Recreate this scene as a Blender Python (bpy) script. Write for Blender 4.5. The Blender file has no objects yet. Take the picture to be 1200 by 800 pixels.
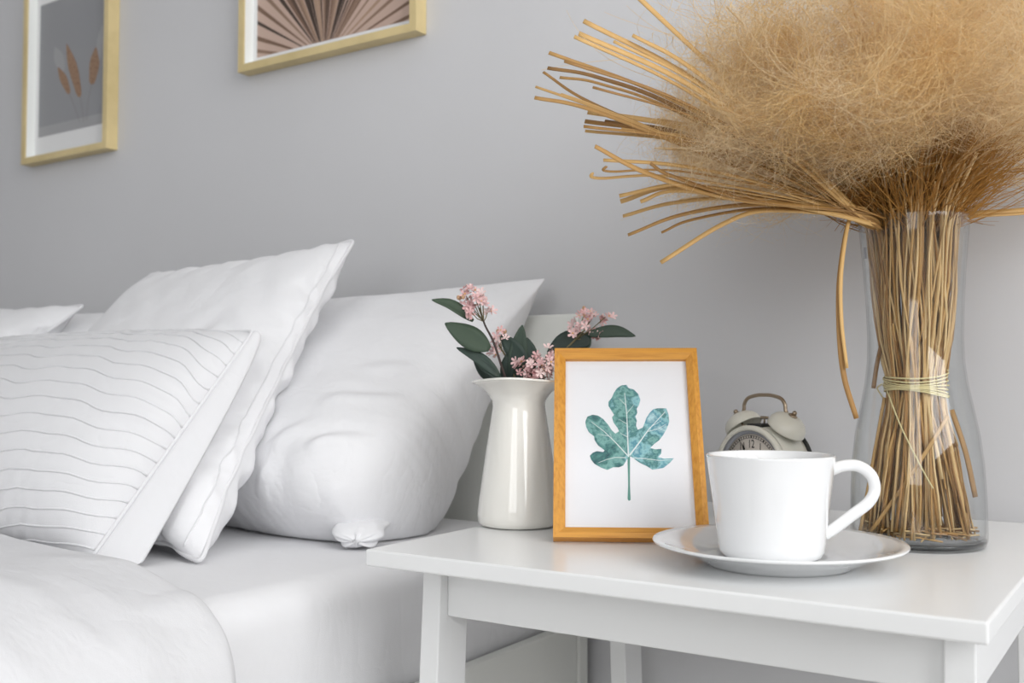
import bpy, bmesh, math, random
import numpy as np
from mathutils import Vector, Matrix, noise
from mathutils.bvhtree import BVHTree
from mathutils.geometry import tessellate_polygon

R = math.radians
PI = math.pi
rnd = random.Random(11)
SC = bpy.context.scene
COL = SC.collection

# ------------------------------------------------------------------ camera
cam_d = bpy.data.cameras.new('camera')
cam = bpy.data.objects.new('camera', cam_d)
COL.objects.link(cam)
cam_d.sensor_width = 36.0
cam_d.lens = 36.0
cam_d.clip_start = 0.02
cam.location = (0, 0, 0.66)
cam.rotation_euler = (R(90) + math.atan(48 / 1200), 0, R(33.2))
cam_d.dof.use_dof = True
cam_d.dof.focus_distance = 0.88
cam_d.dof.aperture_fstop = 8.0
SC.camera = cam

# ------------------------------------------------------------------ light
world = bpy.data.worlds.new('daylight')
SC.world = world
world.use_nodes = True
world.node_tree.nodes['Background'].inputs[0].default_value = (0.93, 0.96, 1.0, 1)
world.node_tree.nodes['Background'].inputs[1].default_value = 1.0


def area(name, loc, target, sx, sy, power, col):
    d = bpy.data.lights.new(name, 'AREA')
    d.shape = 'RECTANGLE'
    d.size, d.size_y, d.energy, d.color = sx, sy, power, col
    o = bpy.data.objects.new(name, d)
    COL.objects.link(o)
    o.location = loc
    o.rotation_euler = (Vector(target) - Vector(loc)).to_track_quat('-Z', 'Y').to_euler()
    return o


# daylight entering by the two windows of the room (openings in wall_right and wall_front)
area('window_daylight_side', (1.52, -0.05, 1.60), (0.0, -0.05, 1.45), 1.7, 1.5, 35, (1.0, 1.0, 1.0))
area('window_daylight_front', (0.45, -2.72, 1.45), (0.45, 0.0, 1.3), 1.5, 1.7, 19, (1.0, 1.0, 1.0))

vs = SC.view_settings
vs.view_transform = 'Standard'
vs.look = 'None'
vs.gamma = 1.0
vs.use_curve_mapping = False
vs.exposure = 0.24
SC.cycles.use_denoising = True
SC.cycles.max_bounces = 10
SC.cycles.transparent_max_bounces = 24
SC.cycles.sample_clamp_indirect = 6.0


# ------------------------------------------------------------------ materials
def lin(c):
    return tuple((v / 12.92 if v <= 0.04045 else ((v + 0.055) / 1.055) ** 2.4) for v in (x / 255 for x in c)) + (1.0,)


class M:
    """small node builder"""
    def __init__(s, name):
        s.m = bpy.data.materials.new(name)
        s.m.use_nodes = True
        s.t = s.m.node_tree
        s.b = s.t.nodes['Principled BSDF']
        s.out = s.t.nodes['Material Output']

    def n(s, typ, **kw):
        nd = s.t.nodes.new(typ)
        for k, v in kw.items():
            if hasattr(nd, k) and k not in nd.inputs:
                setattr(nd, k, v)
            else:
                nd.inputs[k].default_value = v
        return nd

    def l(s, a, b):
        s.t.links.new(a, b)

    def coords(s, scale=(1, 1, 1), kind='Object'):
        tc = s.n('ShaderNodeTexCoord')
        mp = s.n('ShaderNodeMapping')
        mp.inputs['Scale'].default_value = scale
        s.l(tc.outputs[kind], mp.inputs['Vector'])
        return mp.outputs['Vector']

    def ramp(s, fac, stops):
        r = s.n('ShaderNodeValToRGB')
        e = r.color_ramp.elements
        while len(e) < len(stops):
            e.new(0.5)
        for q, (p, c) in zip(e, stops):
            q.position, q.color = p, c
        s.l(fac, r.inputs['Fac'])
        return r.outputs['Color']

    def noise(s, vec, scale, detail=3.0, rough=0.5):
        nz = s.n('ShaderNodeTexNoise', Scale=scale, Detail=detail, Roughness=rough)
        s.l(vec, nz.inputs['Vector'])
        return nz.outputs['Fac']

    def bump(s, h, strength, dist, prev=None):
        b = s.n('ShaderNodeBump', Strength=strength, Distance=dist)
        s.l(h, b.inputs['Height'])
        if prev is not None:
            s.l(prev, b.inputs['Normal'])
        s.l(b.outputs['Normal'], s.b.inputs['Normal'])
        return b.outputs['Normal']

    def base(s, col, rough=0.5, **kw):
        s.b.inputs['Base Color'].default_value = lin(col)
        s.b.inputs['Roughness'].default_value = rough
        for k, v in kw.items():
            s.b.inputs[k].default_value = v
        return s


def plain(name, col, rough=0.5, **kw):
    return M(name).base(col, rough, **kw).m


def fabric(name, col, wr=0.5, wscale=9.0, crease=0.25):
    k = M(name).base(col, 0.92)
    k.b.inputs['Specular IOR Level'].default_value = 0.2
    v = k.coords()
    a = k.noise(v, wscale, 4, 0.55)
    n1 = k.bump(a, wr, 0.012)
    dn = k.n('ShaderNodeTexNoise', Scale=wscale * 1.6, Detail=3.0, Roughness=0.55, Distortion=0.3)
    k.l(k.coords((1.0, 1.6, 1.0)), dn.inputs['Vector'])
    sb = k.n('ShaderNodeMath', operation='SUBTRACT')
    k.l(dn.outputs['Fac'], sb.inputs[0])
    sb.inputs[1].default_value = 0.5
    ab = k.n('ShaderNodeMath', operation='ABSOLUTE')
    k.l(sb.outputs[0], ab.inputs[0])
    sm = k.n('ShaderNodeMath', operation='SMOOTH_MIN')
    k.l(ab.outputs[0], sm.inputs[0])
    sm.inputs[1].default_value = 0.10
    sm.inputs[2].default_value = 0.08
    n1 = k.bump(sm.outputs[0], crease, 0.03, n1)
    w = k.noise(v, 900.0, 2, 0.5)
    n2 = k.bump(w, 0.25, 0.0006, n1)
    return k.m


def wood(name, dark, light, scale=(6, 60, 60), rough=0.42, kind='Object'):
    k = M(name).base(light, rough)
    v = k.coords(scale, kind)
    a = k.noise(v, 2.2, 5, 0.6)
    c = k.ramp(a, [(0.3, lin(dark)), (0.52, lin(light)), (0.75, lin(tuple(min(255, int(x * 1.06)) for x in light)))])
    k.l(c, k.b.inputs['Base Color'])
    k.bump(a, 0.12, 0.001)
    return k.m


def varied(name, stops, rough=0.6, scale=(30, 30, 4), spread=0.75):
    """colour varies from object to object and softly along each one"""
    k = M(name).base((200, 150, 90), rough)
    oi = k.n('ShaderNodeObjectInfo')
    v = k.coords(scale)
    nz = k.noise(v, 3.0, 3, 0.6)
    m = k.n('ShaderNodeMath', operation='MULTIPLY_ADD')
    k.l(nz, m.inputs[0])
    m.inputs[1].default_value = 1.0 - spread
    k.l(oi.outputs['Random'], m.inputs[2])
    m2 = k.n('ShaderNodeMath', operation='MULTIPLY')
    k.l(m.outputs[0], m2.inputs[0])
    m2.inputs[1].default_value = 0.85
    k.l(k.ramp(m2.outputs[0], stops), k.b.inputs['Base Color'])
    return k.m


def make_glass(name, tint, ior=1.45, rough=0.0):
    """clear sheet glass: see-through with a fresnel reflection"""
    k = M(name)
    tr = k.n('ShaderNodeBsdfTransparent')
    tr.inputs['Color'].default_value = tint
    gl = k.n('ShaderNodeBsdfGlossy')
    gl.inputs['Roughness'].default_value = rough
    lw = k.n('ShaderNodeLayerWeight', Blend=0.5)
    pw = k.n('ShaderNodeMath', operation='POWER')
    k.l(lw.outputs['Facing'], pw.inputs[0])
    pw.inputs[1].default_value = 3.0
    f0 = ((ior - 1) / (ior + 1)) ** 2
    fr = k.n('ShaderNodeMath', operation='MULTIPLY_ADD')
    k.l(pw.outputs[0], fr.inputs[0])
    fr.inputs[1].default_value = 0.75 * (1 - f0)
    fr.inputs[2].default_value = f0
    mx = k.n('ShaderNodeMixShader')
    k.l(fr.outputs[0], mx.inputs[0])
    k.l(tr.outputs[0], mx.inputs[1])
    k.l(gl.outputs[0], mx.inputs[2])
    k.l(mx.outputs[0], k.out.inputs['Surface'])
    k.t.nodes.remove(k.b)
    return k.m


def wall_paint(name, col):
    k = M(name).base(col, 0.85)
    v = k.coords((1, 1, 1))
    a = k.noise(v, 160.0, 4, 0.6)
    n1 = k.bump(a, 0.12, 0.001)
    w = k.noise(v, 2.0, 3, 0.5)
    c0 = lin(col)
    c = k.ramp(w, [(0.3, tuple(x * 0.97 for x in c0[:3]) + (1,)), (0.7, tuple(min(1, x * 1.03) for x in c0[:3]) + (1,))])
    k.l(c, k.b.inputs['Base Color'])
    return k.m


MAT = {}
MAT['wall'] = wall_paint('grey_wall_paint', (210, 210, 212))
MAT['wall_white'] = wall_paint('white_wall_paint', (234, 234, 234))
MAT['ceiling'] = wall_paint('ceiling_paint', (244, 244, 243))
MAT['floor'] = wood('floor_pale_grey_oak', (158, 154, 150), (186, 183, 180), (2, 14, 14), 0.4)
MAT['white_frame'] = plain('white_window_frame', (236, 236, 234), 0.4)
MAT['linen'] = fabric('white_cotton', (240, 240, 242), 0.25, 11, 0.16)
MAT['linen_smooth'] = fabric('white_cotton_smooth', (240, 240, 242), 0.15, 6, 0.16)
MAT['linen_duvet'] = fabric('white_duvet_cotton', (224, 224, 226), 0.40, 9, 0.14)
MAT['linen_rib'] = fabric('white_ribbed_cotton', (229, 229, 231), 0.15, 6, 0.16)
MAT['sheet'] = fabric('fitted_sheet_cotton', (236, 236, 238), 0.12, 7, 0.10)
MAT['seam'] = plain('white_seam', (232, 232, 234), 0.9)
MAT['lacquer'] = plain('white_lacquer', (242, 243, 243), 0.26)
MAT['bed_paint'] = plain('white_bed_paint', (230, 231, 226), 0.38)
MAT['enamel'] = plain('cream_enamel', (244, 242, 235), 0.12, **{'Coat Weight': 0.5, 'Coat Roughness': 0.04})
MAT['porcelain'] = plain('white_porcelain', (240, 241, 242), 0.07, **{'Coat Weight': 0.6, 'Coat Roughness': 0.03})
MAT['pale_wood'] = wood('pale_pine', (204, 184, 132), (216, 196, 146), (5, 5, 5), 0.45)
MAT['honey_wood'] = wood('honey_pine', (196, 130, 48), (216, 154, 66), (160, 160, 9), 0.35)
MAT['honey_wood_h'] = wood('honey_pine_across', (196, 130, 48), (216, 154, 66), (9, 160, 160), 0.35)
MAT['mat_board'] = plain('mat_board', (232, 232, 232), 0.8)
MAT['liner'] = plain('white_frame_liner', (244, 246, 243), 0.55)
MAT['paper'] = plain('white_print_paper', (240, 240, 243), 0.7)
MAT['glass'] = make_glass('clear_glass', (0.965, 0.972, 0.972, 1), 1.45)
MAT['pane'] = make_glass('picture_glazing', (0.99, 0.99, 0.99, 1), 1.22, 0.02)
MAT['glass_base'] = plain('thick_glass_base', (120, 126, 128), 0.03, **{'Transmission Weight': 1.0, 'IOR': 1.5})  # clear glass; the dark refraction in its foot is put into a grey tint
MAT['straw'] = varied('dried_straw', [(0.0, lin((104, 70, 36))), (0.25, lin((166, 122, 66))), (0.55, lin((204, 162, 100))), (0.85, lin((228, 198, 146)))])
MAT['reed'] = varied('dried_reed', [(0.0, lin((116, 82, 46))), (0.35, lin((176, 134, 76))), (0.75, lin((212, 172, 110)))], 0.55)
MAT['plume'] = varied('pampas_fluff', [(0.0, lin((208, 172, 112))), (0.5, lin((222, 190, 136))), (0.9, lin((236, 212, 166)))], 0.8, (6, 6, 6), 0.6)
MAT['gold_hair'] = plain('golden_grass_hair', (232, 198, 138), 0.6)
MAT['straw_gold'] = varied('golden_straw', [(0.0, lin((160, 108, 44))), (0.4, lin((206, 154, 76))), (0.9, lin((234, 194, 122)))])
kk = M('pampas_hair')
oi = kk.n('ShaderNodeObjectInfo')
cc = kk.ramp(oi.outputs['Random'], [(0.0, lin((226, 194, 140))), (0.5, lin((236, 210, 164))), (1.0, lin((246, 230, 200)))])
kk.b.inputs['Roughness'].default_value = 0.85
tl = kk.n('ShaderNodeBsdfTranslucent')
mxs = kk.n('ShaderNodeMixShader')
mxs.inputs[0].default_value = 0.45
kk.l(cc, kk.b.inputs['Base Color'])
kk.l(cc, tl.inputs['Color'])
kk.l(kk.b.outputs[0], mxs.inputs[1])
kk.l(tl.outputs[0], mxs.inputs[2])
kk.l(mxs.outputs[0], kk.out.inputs['Surface'])
MAT['plume'] = kk.m
MAT['wisp'] = plain('pale_pampas_down', (236, 220, 190), 0.85)
MAT['twine'] = plain('pale_twine', (226, 212, 160), 0.8)
MAT['leaf'] = varied('dark_green_leaf', [(0.0, lin((32, 48, 42))), (0.5, lin((44, 62, 54))), (1.0, lin((62, 80, 60)))], 0.6, (60, 60, 60))
MAT['stem'] = plain('brown_green_stem', (112, 104, 74), 0.6)
MAT['dark_stem'] = plain('dark_plum_stem', (62, 48, 44), 0.6)
MAT['petal'] = varied('pink_petal', [(0.0, lin((214, 166, 166))), (0.5, lin((232, 192, 192))), (1.0, lin((242, 218, 214)))], 0.7, (200, 200, 200))
MAT['bud'] = plain('tan_bud', (196, 158, 126), 0.7)
MAT['anther'] = plain('yellow_anther', (226, 178, 96), 0.7)
MAT['clock_paint'] = plain('cream_clock_enamel', (226, 224, 212), 0.28)
MAT['clock_black'] = plain('black_clock_plastic', (38, 40, 38), 0.5)
MAT['dial'] = plain('dial_card', (214, 206, 196), 0.7)
MAT['ink'] = plain('black_ink', (26, 26, 26), 0.7)
MAT['brass'] = plain('aged_nickel', (168, 152, 132), 0.28, **{'Metallic': 1.0})
MAT['dark_inside'] = plain('grey_bezel_liner', (150, 152, 158), 0.4)


# ------------------------------------------------------------------ object helpers
def mesh_obj(name, verts, faces, mat, parent=None, smooth=True):
    me = bpy.data.meshes.new(name)
    me.from_pydata([tuple(v) for v in verts], [], faces)
    me.materials.append(mat)
    if smooth:
        me.polygons.foreach_set('use_smooth', [True] * len(me.polygons))
    me.update()
    o = bpy.data.objects.new(name, me)
    COL.objects.link(o)
    if parent is not None:
        o.parent = parent
    return o


def bm_obj(name, bm, mat, parent=None, smooth=False):
    me = bpy.data.meshes.new(name)
    bm.to_mesh(me)
    bm.free()
    me.materials.append(mat)
    if smooth:
        me.polygons.foreach_set('use_smooth', [True] * len(me.polygons))
    o = bpy.data.objects.new(name, me)
    COL.objects.link(o)
    if parent is not None:
        o.parent = parent
    return o


def add_box(bm, x0, x1, y0, y1, z0, z1, bev=0.0, segs=2):
    r = bmesh.ops.create_cube(bm, size=1.0)
    for v in r['verts']:
        v.co = Vector(((x0 + x1) / 2 + v.co.x * (x1 - x0), (y0 + y1) / 2 + v.co.y * (y1 - y0), (z0 + z1) / 2 + v.co.z * (z1 - z0)))
    if bev:
        es = list({e for v in r['verts'] for e in v.link_edges})
        bmesh.ops.bevel(bm, geom=es, offset=bev, segments=segs, affect='EDGES', profile=0.5)
    return r


def box(name, x0, x1, y0, y1, z0, z1, mat, parent=None, bev=0.0, segs=2):
    bm = bmesh.new()
    add_box(bm, x0, x1, y0, y1, z0, z1, bev, segs)
    return bm_obj(name, bm, mat, parent)


def empty(name, loc, rz=0.0):
    o = bpy.data.objects.new(name, None)
    COL.objects.link(o)
    o.location = loc
    o.rotation_euler = (0, 0, rz)
    o.empty_display_size = 0.05
    return o


def tag(o, label=None, cat=None, group=None, kind=None):
    for k, v in (('label', label), ('category', cat), ('group', group), ('kind', kind)):
        if v:
            o[k] = v
    return o


def struct(o):
    o['kind'] = 'structure'
    return o


def lathe(profile, segs=64, closed=False):
    """profile [(r, z)] revolved about z"""
    vs_, fs = [], []
    n = len(profile)
    for (r, z) in profile:
        for k in range(segs):
            a = 2 * PI * k / segs
            vs_.append((r * math.cos(a), r * math.sin(a), z))
    for i in range(n - 1 if not closed else n):
        j = (i + 1) % n
        for k in range(segs):
            q = (k + 1) % segs
            fs.append((i * segs + k, i * segs + q, j * segs + q, j * segs + k))
    if not closed:
        if profile[0][0] > 1e-5:
            fs.append(tuple(range(segs - 1, -1, -1)))
        if profile[-1][0] > 1e-5:
            fs.append(tuple((n - 1) * segs + k for k in range(segs)))
    return vs_, fs


def catmull(pts, per=8):
    pts = [Vector(p) for p in pts]
    P = [pts[0] * 2 - pts[1]] + pts + [pts[-1] * 2 - pts[-2]]
    out = []
    for i in range(1, len(P) - 2):
        a, b, c, d = P[i - 1], P[i], P[i + 1], P[i + 2]
        for k in range(per):
            t = k / per
            out.append(0.5 * ((2 * b) + (c - a) * t + (2 * a - 5 * b + 4 * c - d) * t * t + (3 * b - a - 3 * c + d) * t ** 3))
    out.append(pts[-1])
    return out


def tube(path, rad, segs=8, flat=1.0, up=(0, 0, 1), cap=True):
    """tube along path; rad number or list; flat scales the binormal radius"""
    path = [Vector(p) for p in path]
    n = len(path)
    vs_, fs = [], []
    u = Vector(up)
    for i, p in enumerate(path):
        d = (path[min(i + 1, n - 1)] - path[max(i - 1, 0)]).normalized()
        s = d.cross(u)
        if s.length < 1e-4:
            s = d.cross(Vector((1, 0.3, 0)))
        s.normalize()
        b = s.cross(d).normalized()
        u = b
        r = rad[i] if isinstance(rad, (list, tuple)) else rad
        for k in range(segs):
            a = 2 * PI * k / segs
            vs_.append(p + s * (r * math.cos(a)) + b * (r * flat * math.sin(a)))
    for i in range(n - 1):
        for k in range(segs):
            q = (k + 1) % segs
            fs.append((i * segs + k, i * segs + q, (i + 1) * segs + q, (i + 1) * segs + k))
    if cap:
        fs.append(tuple(range(segs - 1, -1, -1)))
        fs.append(tuple((n - 1) * segs + k for k in range(segs)))
    return vs_, fs


def poly_mesh(name, pts2, z, mat, parent, thick=0.0001):
    """thin flat printed shape in the local xz plane, facing -y (pts are x, z)"""
    tris = tessellate_polygon([[Vector((x, y, 0)) for x, y in pts2]])
    v = [(x, -z, y) for x, y in pts2]
    fs = []
    for a, b, c in tris:
        A, B, C_ = (Vector(pts2[i]) for i in (a, b, c))
        area2 = (B.x - A.x) * (C_.y - A.y) - (B.y - A.y) * (C_.x - A.x)
        fs.append((a, b, c) if area2 > 0 else (a, c, b))
    return mesh_obj(name, v, fs, mat, parent, False)


def strip2(pts, w0, w1):
    """outline of a thin tapering stroke through 2-d points"""
    pts = [Vector((x, y)) for x, y in pts]
    L, Rr = [], []
    n = len(pts)
    for i, p in enumerate(pts):
        d = (pts[min(i + 1, n - 1)] - pts[max(i - 1, 0)]).normalized()
        s = Vector((-d.y, d.x)) * ((w0 + (w1 - w0) * i / (n - 1)) / 2)
        L.append(p + s)
        Rr.append(p - s)
    return [tuple(p) for p in L] + [tuple(p) for p in reversed(Rr)]


# ------------------------------------------------------------------ room shell
WALL_Y = 1.16
X0, X1, Y0, ZC = -3.3, 1.5, -2.7, 2.55
struct(box('floor', X0, X1, Y0, WALL_Y, -0.05, 0.0, MAT['floor']))
struct(box('ceiling', X0, X1, Y0, WALL_Y, ZC, ZC + 0.05, MAT['ceiling']))
struct(box('wall_back', X0 - 0.1, X1 + 0.1, WALL_Y, WALL_Y + 0.1, 0.0, ZC, MAT['wall']))
struct(box('wall_left', X0 - 0.1, X0, Y0, WALL_Y, 0.0, ZC, MAT['wall']))


def wall_with_opening(name, axis, p0, p1, a0, a1, o0, o1, oz0, oz1, mat):
    bm = bmesh.new()
    for (s0, s1, z0, z1) in ((a0, o0, 0, ZC), (o1, a1, 0, ZC), (o0, o1, 0, oz0), (o0, o1, oz1, ZC)):
        if axis == 'x':
            add_box(bm, p0, p1, s0, s1, z0, z1)
        else:
            add_box(bm, s0, s1, p0, p1, z0, z1)
    return struct(bm_obj(name, bm, mat))


wall_with_opening('wall_right', 'x', X1, X1 + 0.1, Y0, WALL_Y, -0.9, 0.8, 0.85, 2.35, MAT['wall_white'])
wall_with_opening('wall_front', 'y', Y0 - 0.1, Y0, X0, X1, -0.3, 1.2, 0.60, 2.30, MAT['wall_white'])


def window(name, axis, p, a0, a1, z0, z1):
    w = struct(empty(name, (0, 0, 0)))
    def bar(nm, s0, s1, q0, q1):
        if axis == 'x':
            box(nm, p - 0.03, p + 0.03, s0, s1, q0, q1, MAT['white_frame'], w, 0.004)
        else:
            box(nm, s0, s1, p - 0.03, p + 0.03, q0, q1, MAT['white_frame'], w, 0.004)
    bar('window_frame', a0, a1, z0, z0 + 0.05)
    bar('window_frame', a0, a1, z1 - 0.05, z1)
    bar('window_frame', a0, a0 + 0.05, z0 + 0.05, z1 - 0.05)
    bar('window_frame', a1 - 0.05, a1, z0 + 0.05, z1 - 0.05)
    c = (a0 + a1) / 2
    bar('mullion', c - 0.03, c + 0.03, z0 + 0.05, z1 - 0.05)
    return w


window('window_1', 'x', X1 - 0.035, -0.9, 0.8, 0.85, 2.35)
window('window_2', 'y', Y0 + 0.035, -0.3, 1.2, 0.60, 2.30)
struct(box('baseboard_back', X0, X1, WALL_Y - 0.012, WALL_Y, 0.0, 0.07, MAT['white_frame'], None, 0.003))

# ------------------------------------------------------------------ bed frame and mattress
MZ = 0.483          # top of the mattress
bed = tag(empty('bed_frame', (-1.45, 0.14, 0)), 'white painted bed frame with plain flat headboard against the grey wall', 'bed frame')


def bed_box(nm, x0, x1, y0, y1, z0, z1, bev=0.003):
    return box(nm, x0 + 1.45, x1 + 1.45, y0 - 0.14, y1 - 0.14, z0, z1, MAT['bed_paint'], bed, bev)


bed_box('headboard', -2.268, -0.628, 1.110, 1.134, 0.06, 0.746)
bed_box('side_rail', -0.645, -0.630, -0.86, 1.109, 0.19, 0.363, 0.002)
bed_box('side_rail', -2.266, -2.251, -0.86, 1.109, 0.19, 0.363, 0.002)
bed_box('footboard', -2.268, -0.628, -0.885, -0.861, 0.06, 0.40)
for (x, y) in ((-0.66, 1.085), (-2.29 + 0.05, 1.085), (-0.66, -0.84), (-2.24, -0.84)):
    bed_box('leg', x - 0.022, x + 0.014, y - 0.02, y + 0.02, 0.0, 0.19)
bed_box('slat_base', -2.25, -0.646, -0.86, 1.109, 0.22, 0.244)

bm = bmesh.new()
add_box(bm, -2.246, -0.650, -0.85, 1.107, 0.246, MZ, 0.032, 5)
for v in bm.verts:
    pass
mat_o = bm_obj('mattress', bm, MAT['sheet'], None, True)
tag(mat_o, 'thick mattress under a smooth white fitted sheet', 'mattress')


# ------------------------------------------------------------------ pillows (inflated cloth)
def inflate(N, Mn, w, h, vol_t, steps, seed, press=0.9):
    """two square cloth sheets sewn round the edge and blown up: gives puckered seams"""
    rg = np.random.default_rng(seed)
    x = np.linspace(-w / 2, w / 2, N)
    y = np.linspace(-h / 2, h / 2, Mn)
    P = np.zeros((2, N, Mn, 3))
    P[..., 0] = x[None, :, None]
    P[..., 1] = y[None, None, :]
    edge = np.minimum.outer(np.minimum(np.arange(N), np.arange(N)[::-1]), np.minimum(np.arange(Mn), np.arange(Mn)[::-1]))
    P[0, ..., 2] = 0.012 * (1 - np.exp(-edge / 3.0)) + rg.normal(0, 0.0012, (N, Mn))
    P[1, ..., 2] = -0.012 * (1 - np.exp(-edge / 3.0)) + rg.normal(0, 0.0012, (N, Mn))
    dx, dy = w / (N - 1), h / (Mn - 1)
    dd = math.hypot(dx, dy)
    bmask = edge == 0
    V = np.zeros_like(P)
    target = w * h * vol_t

    def con(a, b, L, ks, kc):
        d = b - a
        ln = np.sqrt((d * d).sum(-1)) + 1e-9
        e = (ln - L) / ln
        k = np.where(e > 0, ks, kc) * 0.5
        c = d * (e * k)[..., None]
        a += c
        b -= c
    sets = []
    for s in (0, 1):
        ia = slice(s, N - 1, 2)
        ib = slice(s + 1, N, 2)
        sets.append(((slice(None), ia), (slice(None), ib), dx, 1.0, 0.75))
        ja = slice(s, Mn - 1, 2)
        jb = slice(s + 1, Mn, 2)
        sets.append(((slice(None), slice(None), ja), (slice(None), slice(None), jb), dy, 1.0, 0.75))
        sets.append(((slice(None), ia, slice(0, Mn - 1)), (slice(None), ib, slice(1, Mn)), dd, 0.35, 0.2))
        sets.append(((slice(None), ia, slice(1, Mn)), (slice(None), ib, slice(0, Mn - 1)), dd, 0.35, 0.2))
    for s in range(4):
        for q in (0,):
            ia = slice(s, N - 2, 4)
            ib = slice(s + 2, N, 4)
            n_ = min(len(range(*ia.indices(N))), len(range(*ib.indices(N))))
            sets.append(((slice(None), slice(s, s + 4 * (n_ - 1) + 1, 4)), (slice(None), slice(s + 2, s + 2 + 4 * (n_ - 1) + 1, 4)), 2 * dx, 0.0, 0.10))
            n_ = len(range(s, Mn - 2, 4))
            sets.append(((slice(None), slice(None), slice(s, s + 4 * (n_ - 1) + 1, 4)), (slice(None), slice(None), slice(s + 2, s + 2 + 4 * (n_ - 1) + 1, 4)), 2 * dy, 0.0, 0.10))
    for it in range(steps):
        gx = np.gradient(P, axis=1)
        gy = np.gradient(P, axis=2)
        nr = np.cross(gx, gy)
        nr[1] *= -1
        vol = (nr[0, ..., 2] * P[0, ..., 2]).sum() + (-(nr[1, ..., 2]) * -P[1, ..., 2]).sum()
        p = press * max(-0.2, 1 - vol / target)
        nn = nr / (dx * dy)
        V = V * 0.90 + nn * (p * 0.0016)
        old = P.copy()
        P = P + V
        for _ in range(4):
            for (a, b, L, ks, kc) in sets:
                con(P[a], P[b], L, ks, kc)
            m = 0.5 * (P[0][bmask] + P[1][bmask])
            P[0][bmask] = m
            P[1][bmask] = m
        V = P - old
    return P


SIM = {}
BODIES = []          # covers already placed, so that the next pillow rests against them


def get_sim(key, *a):
    if key not in SIM:
        SIM[key] = inflate(*a)
    return SIM[key]


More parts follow.
